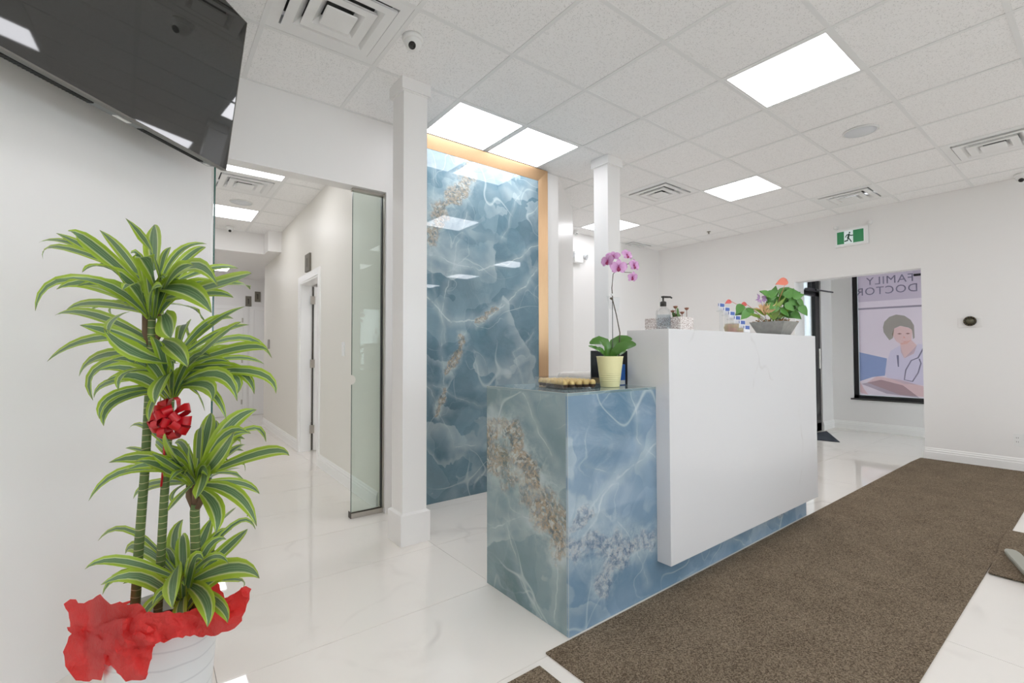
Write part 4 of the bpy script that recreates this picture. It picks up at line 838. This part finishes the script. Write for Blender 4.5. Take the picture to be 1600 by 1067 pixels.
SH = {'s1': [(-.282, .446), (-.263, .46), (-.221, .448), (-.173, .475), (-.141, .444), (-.059, .448), (-.021, .415), (-.088, .358), (-.126, .316), (-.183, .316), (-.241, .339), (-.264, .368), (-.265, .406)],
 's2': [(-.265, .349), (-.231, .377), (-.145, .33), (-.153, .282), (-.165, .221), (-.241, .221), (-.273, .263), (-.281, .305)],
 's3': [(-.149, .282), (-.107, .339), (-.059, .367), (-.012, .329), (-.015, .301), (-.033, .224), (-.092, .217)],
 's4': [(-.153, .368), (-.078, .415), (.027, .425), (.122, .405), (.16, .357), (.084, .352), (-.012, .323), (-.088, .316), (-.136, .331)],
 's5': [(.046, .354), (.036, .396), (.103, .43), (.161, .439), (.262, .498), (.279, .489), (.266, .443), (.252, .395), (.218, .367), (.16, .35)],
 's6': [(.119, .453), (.153, .525), (.174, .525), (.199, .462), (.17, .411), (.103, .405)],
 's8': [(-.271, .378), (-.183, .387), (-.078, .406), (-.002, .367), (-.006, .323), (-.046, .304), (-.088, .282), (-.142, .263), (-.164, .274), (-.225, .32)],
 's7': [(-.164, .442), (-.078, .457), (-.04, .425), (-.011, .472), (.031, .444), (.161, .443), (.17, .376), (-.155, .358)]}
tis = link('tissue_wrap', sheet(SH['s7'], lambda r, z: -.13, 1), TISSUE, t, local=True)
for k, f, sd in (('s1', lambda r, z: wrap(r, z, -.01), 2), ('s8', lambda r, z: wrap(r, z, .005), 9), ('s2', lambda r, z: wrap(r, z, .01), 3), ('s3', lambda r, z: wrap(r, z, .025), 4), ('s4', lambda r, z: wrap(r, z, .012), 5), ('s5', lambda r, z: wrap(r, z, .0)*.85, 6), ('s6', lambda r, z: -.08, 7)):
    link('tissue_flap', sheet(SH[k], f, sd), TISSUE, tis, local=True)
# bow
RB = mat('red_satin_ribbon', s8(196, 14, 30), .28)
bm = BM(); lathe(bm, [(0, -.012), (.012, 0), (0, .012)], 8, L3(.067, .05, 1.003)); bow = link('bow', bm, RB, t, local=True)
rb = random.Random(4); BC = L3(.067, .05, 1.003)
dirs = []
for ring, cnt, el in ((0, 9, .05), (1, 7, .75), (2, 3, 1.25)):
    for i in range(cnt):
        a = 2*math.pi*(i+.4*ring)/cnt+rb.uniform(-.15, .15); dirs.append(Vector((math.cos(a)*math.cos(el), -math.sin(el), math.sin(a)*math.cos(el))))
for d in dirs:
    Lr = rb.uniform(.060, .068)*(1-.18*max(0, -d.y)); hw = .0135; up = d.cross(Vector((rb.uniform(-1, 1), rb.uniform(-.2, .2), rb.uniform(-1, 1)))).normalized(); sd = d.cross(up)
    bm = BM(); prev = first = None
    for i in range(11):
        ph = 2*math.pi*i/10; p = BC+d*(Lr*(1-math.cos(ph))/2)+up*(.017*math.sin(ph)*(.55+.45*(1-math.cos(ph))/2)); w = hw*(.35+.65*(1-math.cos(ph))/2)
        pr_ = (bm.verts.new(p+sd*w), bm.verts.new(p-sd*w))
        if prev: bm.faces.new((prev[0], prev[1], pr_[1], pr_[0]))
        prev = pr_
    link('ribbon_loop', bm, RB, bow, True, local=True, fixn=False)

# ================================================================== ORCHID
ob = Vector((1.841, 1.58, ZT+.0005))
t = thing('potted_orchid', 'lilac orchid in a pale yellow pot on the blue counter', 'potted plant', ob, rz=R(-37.593))
def O3(r, tt, z): return Vector((r, -tt, z-ob.z))
g = G('yellow_tin'); P = g.node('ShaderNodeTexCoord').outputs['Object']; z = g.node('ShaderNodeSeparateXYZ', (P,)).outputs[2]
rb_ = g.math('SINE', g.math('MULTIPLY', z, 640)); rb_ = g.math('MULTIPLY', rb_, g.math('MULTIPLY', g.step(z, .02, .03), g.step(z, .075, .065)))
g.set(Base_Color=s8(244, 236, 182), Roughness=.4, Normal=g.bump(rb_, .35, .002))
bm = BM(); lathe(bm, [(0, 0), (.047, 0), (.048, .003), (.066, .148), (.0685, .152), (.066, .154), (.062, .150), (.060, .11), (0, .11)], 40); link('pot', bm, g.m, t, True, local=True)
bm = BM(); lathe(bm, [(0, .135), (.058, .128), (.058, .112)], 20); link('bark_chips', bm, mat('orchid_bark', s8(96, 78, 58), .9), t, local=True)
OL = mat('orchid_leaf', s8(74, 118, 46), .3); OWP = [(0, .45), (.2, .8), (.45, 1), (.7, .96), (.88, .7), (.97, .36), (1, .12)]
def ol(b, m, e, w, roll=0, fold=.2):
    bm = leaf_bm(b, m, e, w, roll, fold, prof=OWP)
    bmesh.ops.translate(bm, verts=bm.verts[:], vec=(0, 0, -ob.z)); link('leaf', bm, OL, t, True, local=True, fixn=False)
ol((-.010, 0, 1.165), (-.030, .02, 1.245), (-.108, .04, 1.238), .058, .3)
ol((-.015, 0, 1.165), (-.06, .04, 1.205), (-.118, .06, 1.226), .03, .5)
ol((-.003, 0, 1.165), (.035, -.02, 1.245), (.122, -.03, 1.262), .055, -.2)
ol((.005, 0, 1.165), (.05, .03, 1.222), (.118, .06, 1.232), .05, .2)
ol((-.02, .0, 1.165), (-.05, .06, 1.20), (-.085, .08, 1.21), .034, .2)
ol((.02, 0, 1.165), (.07, -.05, 1.20), (.10, -.08, 1.21), .03)
OS = mat('orchid_stem', s8(86, 76, 58), .5)
bm = BM(); tube(bm, [O3(*p) for p in ((.045, 0, 1.16), (.049, 0, 1.233), (.052, 0, 1.294), (.035, 0, 1.384), (.017, 0, 1.46), (.013, 0, 1.521), (.020, 0, 1.593), (.056, 0, 1.634), (.102, 0, 1.646), (.117, 0, 1.627))], [.003, .003, .0028, .0026, .0026, .0024, .0022, .002, .0018, .0016]); link('flower_stem', bm, OS, t, True, local=True)
bm = BM(); tube(bm, [O3(.06, 0, 1.632), O3(.075, .01, 1.60), O3(.113, .01, 1.598)], .0016); tube(bm, [O3(.017, 0, 1.46), O3(.005, .006, 1.47)], [.003, .006]); link('flower_stem', bm, OS, t, True, local=True)
bm = BM(); tube(bm, [O3(.015, -.002, 1.15), O3(.016, -.002, 1.475)], .0018); link('stake', bm, mat('stake_dark', s8(70, 78, 66), .5), t, local=True)
bm = BM(); lathe(bm, [(0, -.006), (.007, -.003), (.007, .004), (0, .006)], 10, O3(.014, .002, 1.487)); link('clip', bm, PLASTIC, t, local=True)
bm = BM(); prism(bm, [(-.012, 1.483), (.056, 1.475), (.048, 1.40), (.003, 1.415)], lambda a, b: O3(a, -.01, b), (0, .0006, 0)); link('care_tag', bm, CLEAR, t, local=True)
g = G('orchid_petal'); uv = g.node('ShaderNodeUVMap').outputs[0]; v = g.node('ShaderNodeSeparateXYZ', (uv,)).outputs[1]
c = g.ramp(v, [(0, s8(170, 70, 140)), (.3, s8(206, 150, 200)), (.8, s8(220, 172, 214)), (1, s8(190, 120, 184))]); g.set(Base_Color=c, Roughness=.5); PET = g.m
LIP = mat('orchid_lip', s8(150, 24, 88), .4); PWP = [(0, .25), (.25, .8), (.55, 1), (.8, .85), (1, .25)]
def flower(r, tt, z, nrm, sc):
    c = O3(r, tt, z); n = Vector(nrm).normalized(); a = n.cross(Vector((0, 0, 1))).normalized(); b = a.cross(n)
    bm = BM(); lathe(bm, [(0, -.004), (.004, 0), (0, .005)], 8, c+n*.004); fl = link('flower', bm, LIP, t, True, local=True)
    def petal(ang, ln, w, m, name, lift=.15):
        d = a*math.cos(ang)+b*math.sin(ang); s = d.cross(n); bm = BM(); uvl = bm.loops.layers.uv.new('UVMap'); rows = []
        for q, k in PWP:
            p = c+d*ln*q+n*(lift*ln*q*(1-q)*2); rows.append(([bm.verts.new(p+s*(x*w*k/2)+n*(abs(x)*w*.10)) for x in (-1, 0, 1)], q))
        for (r0, t0), (r1, t1) in zip(rows, rows[1:]):
            for i in range(2):
                f = bm.faces.new((r0[i], r0[i+1], r1[i+1], r1[i]))
                for lp, uu in zip(f.loops, ((i/2, t0), (i/2+.5, t0), (i/2+.5, t1), (i/2, t1))): lp[uvl].uv = uu
        link(name, bm, m, fl, True, local=True, fixn=False)
    petal(R(90), .034*sc, .026*sc, PET, 'petal'); petal(R(10), .040*sc, .040*sc, PET, 'petal'); petal(R(170), .040*sc, .040*sc, PET, 'petal'); petal(R(215), .034*sc, .025*sc, PET, 'petal'); petal(R(325), .034*sc, .025*sc, PET, 'petal')
    petal(R(270), .020*sc, .018*sc, LIP, 'lip', .6)
flower(-.010, .02, 1.655, (-.75, -.6, .1), 1.05); flower(.020, .0, 1.682, (-.2, -.8, .5), .95); flower(.040, .03, 1.622, (.1, -1, -.1), 1.15)
flower(.091, -.005, 1.690, (.55, -.8, .3), .95); flower(.125, .0, 1.636, (.6, -.75, .1), 1.0); flower(.114, .01, 1.575, (.5, -.8, -.3), .85)

# ================================================================== CHOCOLATE BOX
cb = frame((1.655, 1.705, ZT+.0005), (math.cos(R(-13.5)), math.sin(R(-13.5)), 0), (-math.sin(R(-13.5)), math.cos(R(-13.5)), 0), (0, 0, 1))
t = thing('chocolate_box', 'clear plastic box of gold foil chocolates on the blue counter', 'box', cb.translation)
CW, CL = .20, .285
def cbox(name, m, *bs):
    bm = BM()
    for b in bs:
        for v in box(bm, *b): v.co = cb @ v.co
    return link(name, bm, m, t)
cbox('tray', CLEAR, (-CW/2, CW/2, -CL/2, CL/2, 0, .002), (-CW/2, -CW/2+.0012, -CL/2, CL/2, .002, .02), (CW/2-.0012, CW/2, -CL/2, CL/2, .002, .02), (-CW/2, CW/2, -CL/2, -CL/2+.0012, .002, .02), (-CW/2, CW/2, CL/2-.0012, CL/2, .002, .02))
cbox('lid', CLEAR, (-CW/2-.002, CW/2+.002, -CL/2-.002, CL/2+.002, .0495, .0505), (-CW/2-.002, -CW/2-.001, -CL/2-.002, CL/2+.002, .02, .0495), (CW/2+.001, CW/2+.002, -CL/2-.002, CL/2+.002, .02, .0495), (-CW/2, CW/2, -CL/2-.002, -CL/2-.001, .02, .0495), (-CW/2, CW/2, CL/2+.001, CL/2+.002, .02, .0495))
g = G('gold_foil'); P = g.node('ShaderNodeTexCoord').outputs['Object']; g.set(Base_Color=s8(240, 208, 140), Metallic=.35, Roughness=.35, Normal=g.bump(g.noise(P, 260, 3), .8, .003)); FOIL = g.m
CUP = mat('brown_paper_cup', s8(96, 66, 44), .6)
bm = BM(); lathe(bm, [(0, .012), (.0135, .014), (.0155, .024), (.0135, .034), (.007, .040), (0, .0415)], 12)
for f in bm.faces: f.material_index = 0
k0 = len(bm.faces); lathe(bm, [(0, .001), (.011, .001), (.0165, .018)], 12)
for f in list(bm.faces)[k0:]: f.material_index = 1
bmesh.ops.recalc_face_normals(bm, faces=bm.faces[:]); cme = bpy.data.meshes.new('foil_chocolate'); bm.to_mesh(cme); bm.free(); cme.materials.append(FOIL); cme.materials.append(CUP); cme.shade_smooth()
for i in range(5):
    for j in range(7):
        o = bpy.data.objects.new('foil_chocolate', cme); col.objects.link(o); o.matrix_world = cb @ Matrix.Translation((-CW/2+.022+i*.039, -CL/2+.024+j*.0395, .0022))
        tag(o, 'round gold foil chocolate in the clear box on the counter', 'chocolate', 'gold foil chocolates in the clear box')
t = thing('carton', 'small blue and white carton standing behind the yellow pot', 'box', (1.98, 1.655, ZT))
link('body', bbox(1.945, 2.014, 1.622, 1.69, ZT+.0005, ZT+.11, .002), mat('carton_blue', s8(36, 92, 168), .4), t)
bm = BM(); box(bm, 1.9446, 1.9452, 1.626, 1.686, ZT+.004, ZT+.026); box(bm, 1.949, 2.010, 1.6214, 1.6222, ZT+.004, ZT+.026); link('label', bm, mat('carton_label', s8(206, 206, 202), .4), t)

# ================================================================== ON THE WHITE COUNTER
ZB = 1.3117
t = thing('hand_sanitizer', 'clear pump bottle with black pump on the white counter', 'bottle', (2.125, 1.46, ZB))
bc = (2.125, 1.46, ZB)
bm = BM(); lathe(bm, [(0, .001), (.036, .001), (.038, .006), (.038, .092), (.034, .104), (.018, .118), (.013, .122), (.013, .128), (0, .128)], 28, bc); link('body', bm, CLEAR, t, True)
bm = BM(); lathe(bm, [(0, .004), (.034, .004), (.034, .080), (0, .080)], 28, bc); link('gel', bm, glass_mat('sanitizer_gel', (.93, .955, .97), .1), t, True)
bm = BM()
for i in range(15):
    a0, a1 = R(170+i*8), R(170+i*8+8); vs = [bm.verts.new((bc[0]+.0386*math.cos(a), bc[1]+.0386*math.sin(a), bc[2]+z)) for a, z in ((a0, .02), (a1, .02), (a1, .075), (a0, .075))]; bm.faces.new(vs)
link('label', bm, glass_mat('sanitizer_label', (.80, .83, .86), .1), t, fixn=False)
bm = BM(); lathe(bm, [(0, .124), (.016, .124), (.016, .146), (.008, .150), (.0045, .152), (.0045, .168), (.010, .170), (.010, .177), (0, .178)], 18, bc); tube(bm, [(bc[0], bc[1], bc[2]+.173), (bc[0]+.03, bc[1]-.024, bc[2]+.172), (bc[0]+.036, bc[1]-.029, bc[2]+.166)], [.006, .005, .004]); link('pump', bm, mat('pump_black', s8(44, 42, 38), .35), t, True)
t = thing('patterned_planter', 'crackle patterned white planter with small brown flowers behind the pump bottle', 'planter', (2.235, 1.50, ZB))
g = G('crackle_ceramic'); P = g.pos(); e = g.voro(P, 90, 'DISTANCE_TO_EDGE'); g.set(Base_Color=g.mix(g.step(e, .10, .03), s8(236, 230, 227), s8(168, 148, 140)), Roughness=.4)
bm = BM(); q = .006; x0, x1, y0, y1 = 2.166, 2.29, 1.388, 1.606
box(bm, x0, x1, y0, y0+q, ZB, ZB+.068); box(bm, x0, x1, y1-q, y1, ZB, ZB+.068); box(bm, x0, x0+q, y0+q, y1-q, ZB, ZB+.068); box(bm, x1-q, x1, y0+q, y1-q, ZB, ZB+.068); box(bm, x0+q, x1-q, y0+q, y1-q, ZB, ZB+.05); link('body', bm, g.m, t)
SL = mat('small_leaf_green', s8(88, 122, 62), .5); SF = mat('small_flower_brown', s8(140, 92, 72), .6); sr = random.Random(9)
for i in range(7):
    c = Vector((2.235+sr.uniform(-.03, .03), 1.41+sr.uniform(0, .06), ZB+.055)); d = Vector((sr.uniform(-.4, .4), sr.uniform(-.4, .4), 1)).normalized()*sr.uniform(.04, .075); s = d.cross(Vector((0, 1, .2))).normalized()*.012
    bm = BM(); vs = [bm.verts.new(v) for v in (c-s*.4, c+s*.4, c+d*.6+s, c+d, c+d*.6-s)]; bm.faces.new(vs); link('leaf', bm, SL, t, fixn=False)
for dx, dy, hh in ((-.03, .02, .125), (.0, .0, .095), (.035, -.005, .118), (-.01, .05, .105), (.015, .03, .08)):
    c = Vector((2.235+dx, 1.42+dy, ZB)); bm = BM(); tube(bm, [c+Vector((0, 0, .05)), c+Vector((0, 0, hh))], .0016, 6); lathe(bm, [(0, hh-.012), (.008, hh-.006), (.013, hh+.002), (.006, hh+.004), (0, hh)], 9, c); link('flower', bm, SF, t, True)
# tiered card rack
t = thing('card_rack', 'tiered rack of six white and blue cards beside the silver planter', 'card rack', (2.87, 1.46, ZB))
CLR = glass_mat('acrylic', (.96, .97, .975), .2); CWH = mat('card_white', s8(238, 238, 240), .5); CBL = mat('card_blue', s8(84, 112, 184), .5)
tiers = [(1.545, 1.487), (1.511, 1.458), (1.479, 1.430), (1.445, 1.400), (1.415, 1.370), (1.388, 1.338)]
bm = BM()
for y, z in tiers: box(bm, 2.835, 2.905, y-.010, y+.014, max(ZB, z-.036), z-.028)
box(bm, 2.835, 2.905, 1.378, 1.575, ZB, ZB+.003)
for y, z in tiers: box(bm, 2.868, 2.872, y-.01, y+.014, ZB+.003, z-.036) if z-.036 > ZB+.01 else None
link('stand', bm, CLR, t)
for y, z in tiers:
    lo = max(z-.028, ZB+.0035); bm = BM(); box(bm, 2.836, 2.904, y-.003, y+.003, lo, z+.020); c_ = link('card', bm, CWH, t)
    bm = BM(); box(bm, 2.848, 2.900, y-.0036, y-.003, z-.004, z+.017); box(bm, 2.8354, 2.836, y-.002, y+.002, z, z+.016); link('print', bm, CBL, c_)
t = thing('round_bowl', 'small tan and pink round bowl behind the card rack', 'bowl', (3.02, 1.535, ZB))
g = G('bowl_glaze'); P = g.pos(); g.set(Base_Color=g.mix(g.step(g.noise(P, 9, 2), .42, .58), s8(196, 180, 140), s8(208, 166, 152)), Roughness=.35)
bm = BM(); lathe(bm, [(0, .001), (.04, .001), (.062, .02), (.068, .045), (.060, .066), (.052, .070), (.048, .066), (.055, .045), (.05, .02), (0, .012)], 28, (3.02, 1.535, ZB)); link('body', bm, g.m, t, True)
bm = BM(); lathe(bm, [(.0605, .064), (.063, .068), (.057, .073), (.051, .072)], 28, (3.02, 1.535, ZB)); link('rim', bm, mat('bowl_rim', s8(222, 214, 200), .35), t, True)
# silver planter with mixed plants
pc = Vector((3.50, 1.50, ZB)); t = thing('flower_planter', 'tapered silver planter full of leaves and coral flowers on the counter', 'planter', pc, rz=R(-37.593))
IW = t.matrix_world.inverted()
def loft(bm, a, b, z0, z1, inner=False):
    A = [bm.verts.new(IW @ (pc+Vector((i*a, j*a, z0)))) for i, j in ((-1, -1), (1, -1), (1, 1), (-1, 1))]; B = [bm.verts.new(IW @ (pc+Vector((i*b, j*b, z1)))) for i, j in ((-1, -1), (1, -1), (1, 1), (-1, 1))]
    for i in range(4): bm.faces.new((A[i], A[(i+1) % 4], B[(i+1) % 4], B[i]))
    return A, B
bm = BM(); A, B_ = loft(bm, .075, .118, .0005, .096); bm.faces.new(A[::-1]); C0, C1 = loft(bm, .072, .111, .02, .096)
for i in range(4): bm.faces.new((B_[i], B_[(i+1) % 4], C1[(i+1) % 4], C1[i]))
bm.faces.new(C0); g = G('galvanised_tin'); P = g.pos(); g.set(Base_Color=g.mix(g.noise(P, 30, 4), s8(140, 140, 136), s8(186, 186, 180)), Metallic=.7, Roughness=.42); link('pot', bm, g.m, t, local=True)
bm = BM(); mr = random.Random(2)
for i in range(60):
    p = IW @ (pc+Vector((mr.uniform(-.10, .10), mr.uniform(-.10, .10), .088))); d = Vector((mr.uniform(-1, 1), mr.uniform(-1, 1), mr.uniform(0, .8))).normalized()*.035; tube(bm, [p, p+d*.6+Vector((0, 0, .008)), p+d], .0025, 4)
link('moss', bm, mat('dry_moss', s8(150, 112, 66), .9), t, local=True, kind='stuff')
AN = mat('anthurium_leaf', s8(92, 146, 66), .35); AN2 = mat('variegated_leaf', s8(128, 156, 64), .4)
HP = [(0, .1), (.06, .62), (.2, .96), (.38, 1), (.6, .76), (.82, .36), (1, .02)]
def heart(r, z, tt, ang, ln, w, m, name='leaf', stem=True):
    b = Vector((r, -tt, z-ZB)); d = Vector((math.cos(ang), -.25, math.sin(ang))).normalized(); nn = Vector((mr.uniform(-.3, .3), -1, mr.uniform(.2, .8))).normalized(); s = d.cross(nn).normalized(); nn = s.cross(d)
    bm = BM(); rows = [[bm.verts.new(b+d*(ln*(q-.35))+s*(x*w*k/2)+nn*(abs(x)*w*.12-.15*ln*q*q)) for x in (-1, 0, 1)] for q, k in HP]
    for r0, r1 in zip(rows, rows[1:]):
        for i in range(2): bm.faces.new((r0[i], r0[i+1], r1[i+1], r1[i]))
    if stem: base = Vector((r*.25, mr.uniform(-.04, .04), .09)); tube(bm, [base, (base+b)*.5+Vector((0, 0, .02)), b-d*ln*.3], .0016, 5)
    return link(name, bm, m, t, True, local=True, fixn=False)
for i, (r, z) in enumerate([(-.078, 1.601), (-.04, 1.601), (.007, 1.614), (.059, 1.622), (.153, 1.622), (.127, 1.584), (.046, 1.567), (.093, 1.558), (.144, 1.52), (.174, 1.511), (-.01, 1.571), (.058, 1.511), (.101, 1.49), (.135, 1.46), (-.266, 1.504), (-.232, 1.487), (-.198, 1.478), (.024, 1.477), (.02, 1.54), (-.03, 1.50), (.08, 1.60), (-.24, 1.46)] + [(mr.uniform(-.06, .16), mr.uniform(1.43, 1.61)) for _ in range(16)]):
    ang = (R(20) if r > 0.1 else R(150) if r < -.05 else R(mr.choice([60, 100, 30]))) if z > 1.57 else R(-40 if r > 0 else 215); big = 1.25 if i == 4 else 1
    heart(r, z, mr.uniform(-.06, .09), ang+mr.uniform(-.4, .4), .084*big, .060*big, AN)
for (r, z, ang) in ((.003, 1.525, 50), (-.06, 1.45, 140), (-.12, 1.47, 150), (-.02, 1.45, 60), (-.16, 1.45, 165), (-.03, 1.49, 75), (.03, 1.46, 40)): heart(r, z, .06, R(ang), .11, .03, AN2, stem=False)
heart(.042, 1.687, .05, R(195), .095, .06, mat('coral_spathe', s8(226, 128, 106), .35), 'flower')
for r, z in ((-.326, 1.551), (-.219, 1.533)): heart(r, z, .02, R(200), .05, .035, mat('red_spathe', s8(206, 92, 84), .35), 'flower')
bm = BM()
for i in range(26):
    a = mr.uniform(0, 6.28); p = Vector((-.104, -.03, 1.572-ZB)); d = Vector((math.cos(a)*1.2, mr.uniform(-.6, .1), math.sin(a)*.5)).normalized()*mr.uniform(.025, .05); s = d.cross(Vector((0, 1, 0))).normalized()*.007
    bm.faces.new([bm.verts.new(v) for v in (p+d*.2, p+d*.6+s, p+d, p+d*.6-s)])
tube(bm, [Vector((-.05, 0, .09)), Vector((-.104, -.03, 1.56-ZB))], .0018, 5); link('flower', bm, mat('lilac_flower', s8(190, 156, 200), .5), t, local=True, fixn=False)
bm = BM()
for i in range(44):
    a = mr.uniform(0, 6.28); p = Vector((-.087, -.05, 1.455-ZB)); d = Vector((math.cos(a)*.8, mr.uniform(-.6, .2), mr.uniform(.5, 1.2))).normalized()*mr.uniform(.06, .11); s = d.cross(Vector((0, 1, .1))).normalized()*.007
    bm.faces.new([bm.verts.new(v) for v in (p-s*.5, p+s*.5, p+d*.6+s, p+d+Vector((0, 0, -.005)), p+d*.6-s)])
link('flower', bm, mat('peach_bromeliad', s8(226, 186, 140), .5), t, local=True, fixn=False)

# ================================================================== BEHIND THE DESK
cc = Vector((2.62, 2.50, 0)); t = thing('office_chair', 'white padded office chair top showing behind the chocolate box', 'chair', cc, rz=R(-37.6))
CHW = mat('white_leatherette', s8(222, 218, 212), .45)
def rb_box(sx, sy, sz, c, bev): 
    bm = BM(); xbox(bm, Matrix.Translation(c), sx, sy, sz); bmesh.ops.bevel(bm, geom=bm.edges[:], offset=bev, segments=3, affect='EDGES', profile=.5); return bm
link('backrest', rb_box(.44, .07, .55, (0, -.19, .785), .03), CHW, t, True, local=True); link('seat', rb_box(.48, .46, .09, (0, .06, .47), .035), CHW, t, True, local=True)
for s in (-1, 1):
    bm = BM(); tube(bm, [(s*.25, -.12, .45), (s*.29, -.10, .62), (s*.29, .16, .64)], [.016, .016, .018]); link('armrest', bm, GREY, t, True, local=True)
bm = BM(); tube(bm, [(0, .05, .10), (0, .05, .42)], .025, 12); link('gas_lift', bm, STEEL, t, True, local=True)
for i in range(5):
    a = 2*math.pi*i/5; bm = BM(); tube(bm, [(0, .05, .11), (.28*math.cos(a), .05+.28*math.sin(a), .065)], [.022, .014]); lathe(bm, [(0, -.022), (.02, -.022), (.026, 0), (.02, .022), (0, .022)], 12, M=frame((.28*math.cos(a), .05+.28*math.sin(a), .027), (0, 0, 1), (math.cos(a), math.sin(a), 0), (-math.sin(a), math.cos(a), 0))); link('base_arm', bm, STEEL, t, True, local=True)
mm = frame((2.135, 1.83, .7505), (.793, -.61, 0), (.61, .793, 0), (0, 0, 1)); t = thing('computer_monitor', 'black monitor edge showing behind the orchid pot', 'monitor', mm.translation)
bm = BM(); xbox(bm, mm @ Matrix.Translation((0, 0, .325)), .225, .03, .26); link('housing', bm, BLACK, t)
bm = BM(); xbox(bm, mm @ Matrix.Translation((0, .0155, .325)), .205, .001, .24); link('screen', bm, mat('monitor_screen', s8(40, 44, 48), .15), t)
bm = BM(); xbox(bm, mm @ Matrix.Translation((0, -.01, .10)), .04, .02, .19); xbox(bm, mm @ Matrix.Translation((0, 0, .006)), .2, .14, .011); link('stand', bm, BLACK, t)

# ================================================================== CHAIR FOOT AT THE RIGHT EDGE
t = thing('sled_base_chair', 'grey chair runner resting on the rug at the right edge', 'chair', (3.75, .0, .013))
SG = mat('chair_grey', s8(166, 166, 154), .4)
ZR = .0132
for s_, p0, p1, p2 in ((1, (4.02, .425), (3.76, .335), (3.42, .225)), (-1, (4.02, -.425), (3.76, -.335), (3.42, -.225))):
    a, b = Vector((*p0, 0)), Vector((*p2, 0)); d = (b-a).normalized(); n = Vector((-d.y, d.x, 0)); L = (b-a).length
    bm = BM(); prism(bm, [(0, -.012), (.012, -.026), (.05, -.034), (L, -.034), (L, .034), (.05, .034), (.012, .026), (0, .012)], lambda u, v: a+d*u+n*v+Vector((0, 0, ZR)), (0, 0, .022)); bmesh.ops.bevel(bm, geom=bm.edges[:], offset=.004, segments=2, affect='EDGES'); link('runner', bm, SG, t)
    bm = BM(); tube(bm, [b-d*.03+Vector((0, 0, ZR+.01)), b+Vector((.02, -.05*s_, .24)), b+Vector((.06, -.09*s_, .44))], [.016, .015, .015], 10); link('leg', bm, SG, t, True)
CHK = mat('chair_fabric', s8(70, 70, 72), .85)
link('seat', bbox(3.42, 3.90, -.22, .20, .44, .50, .02, 3), CHK, t, True); link('backrest', bbox(3.40, 3.45, -.22, .20, .50, .86, .018, 3), CHK, t, True)
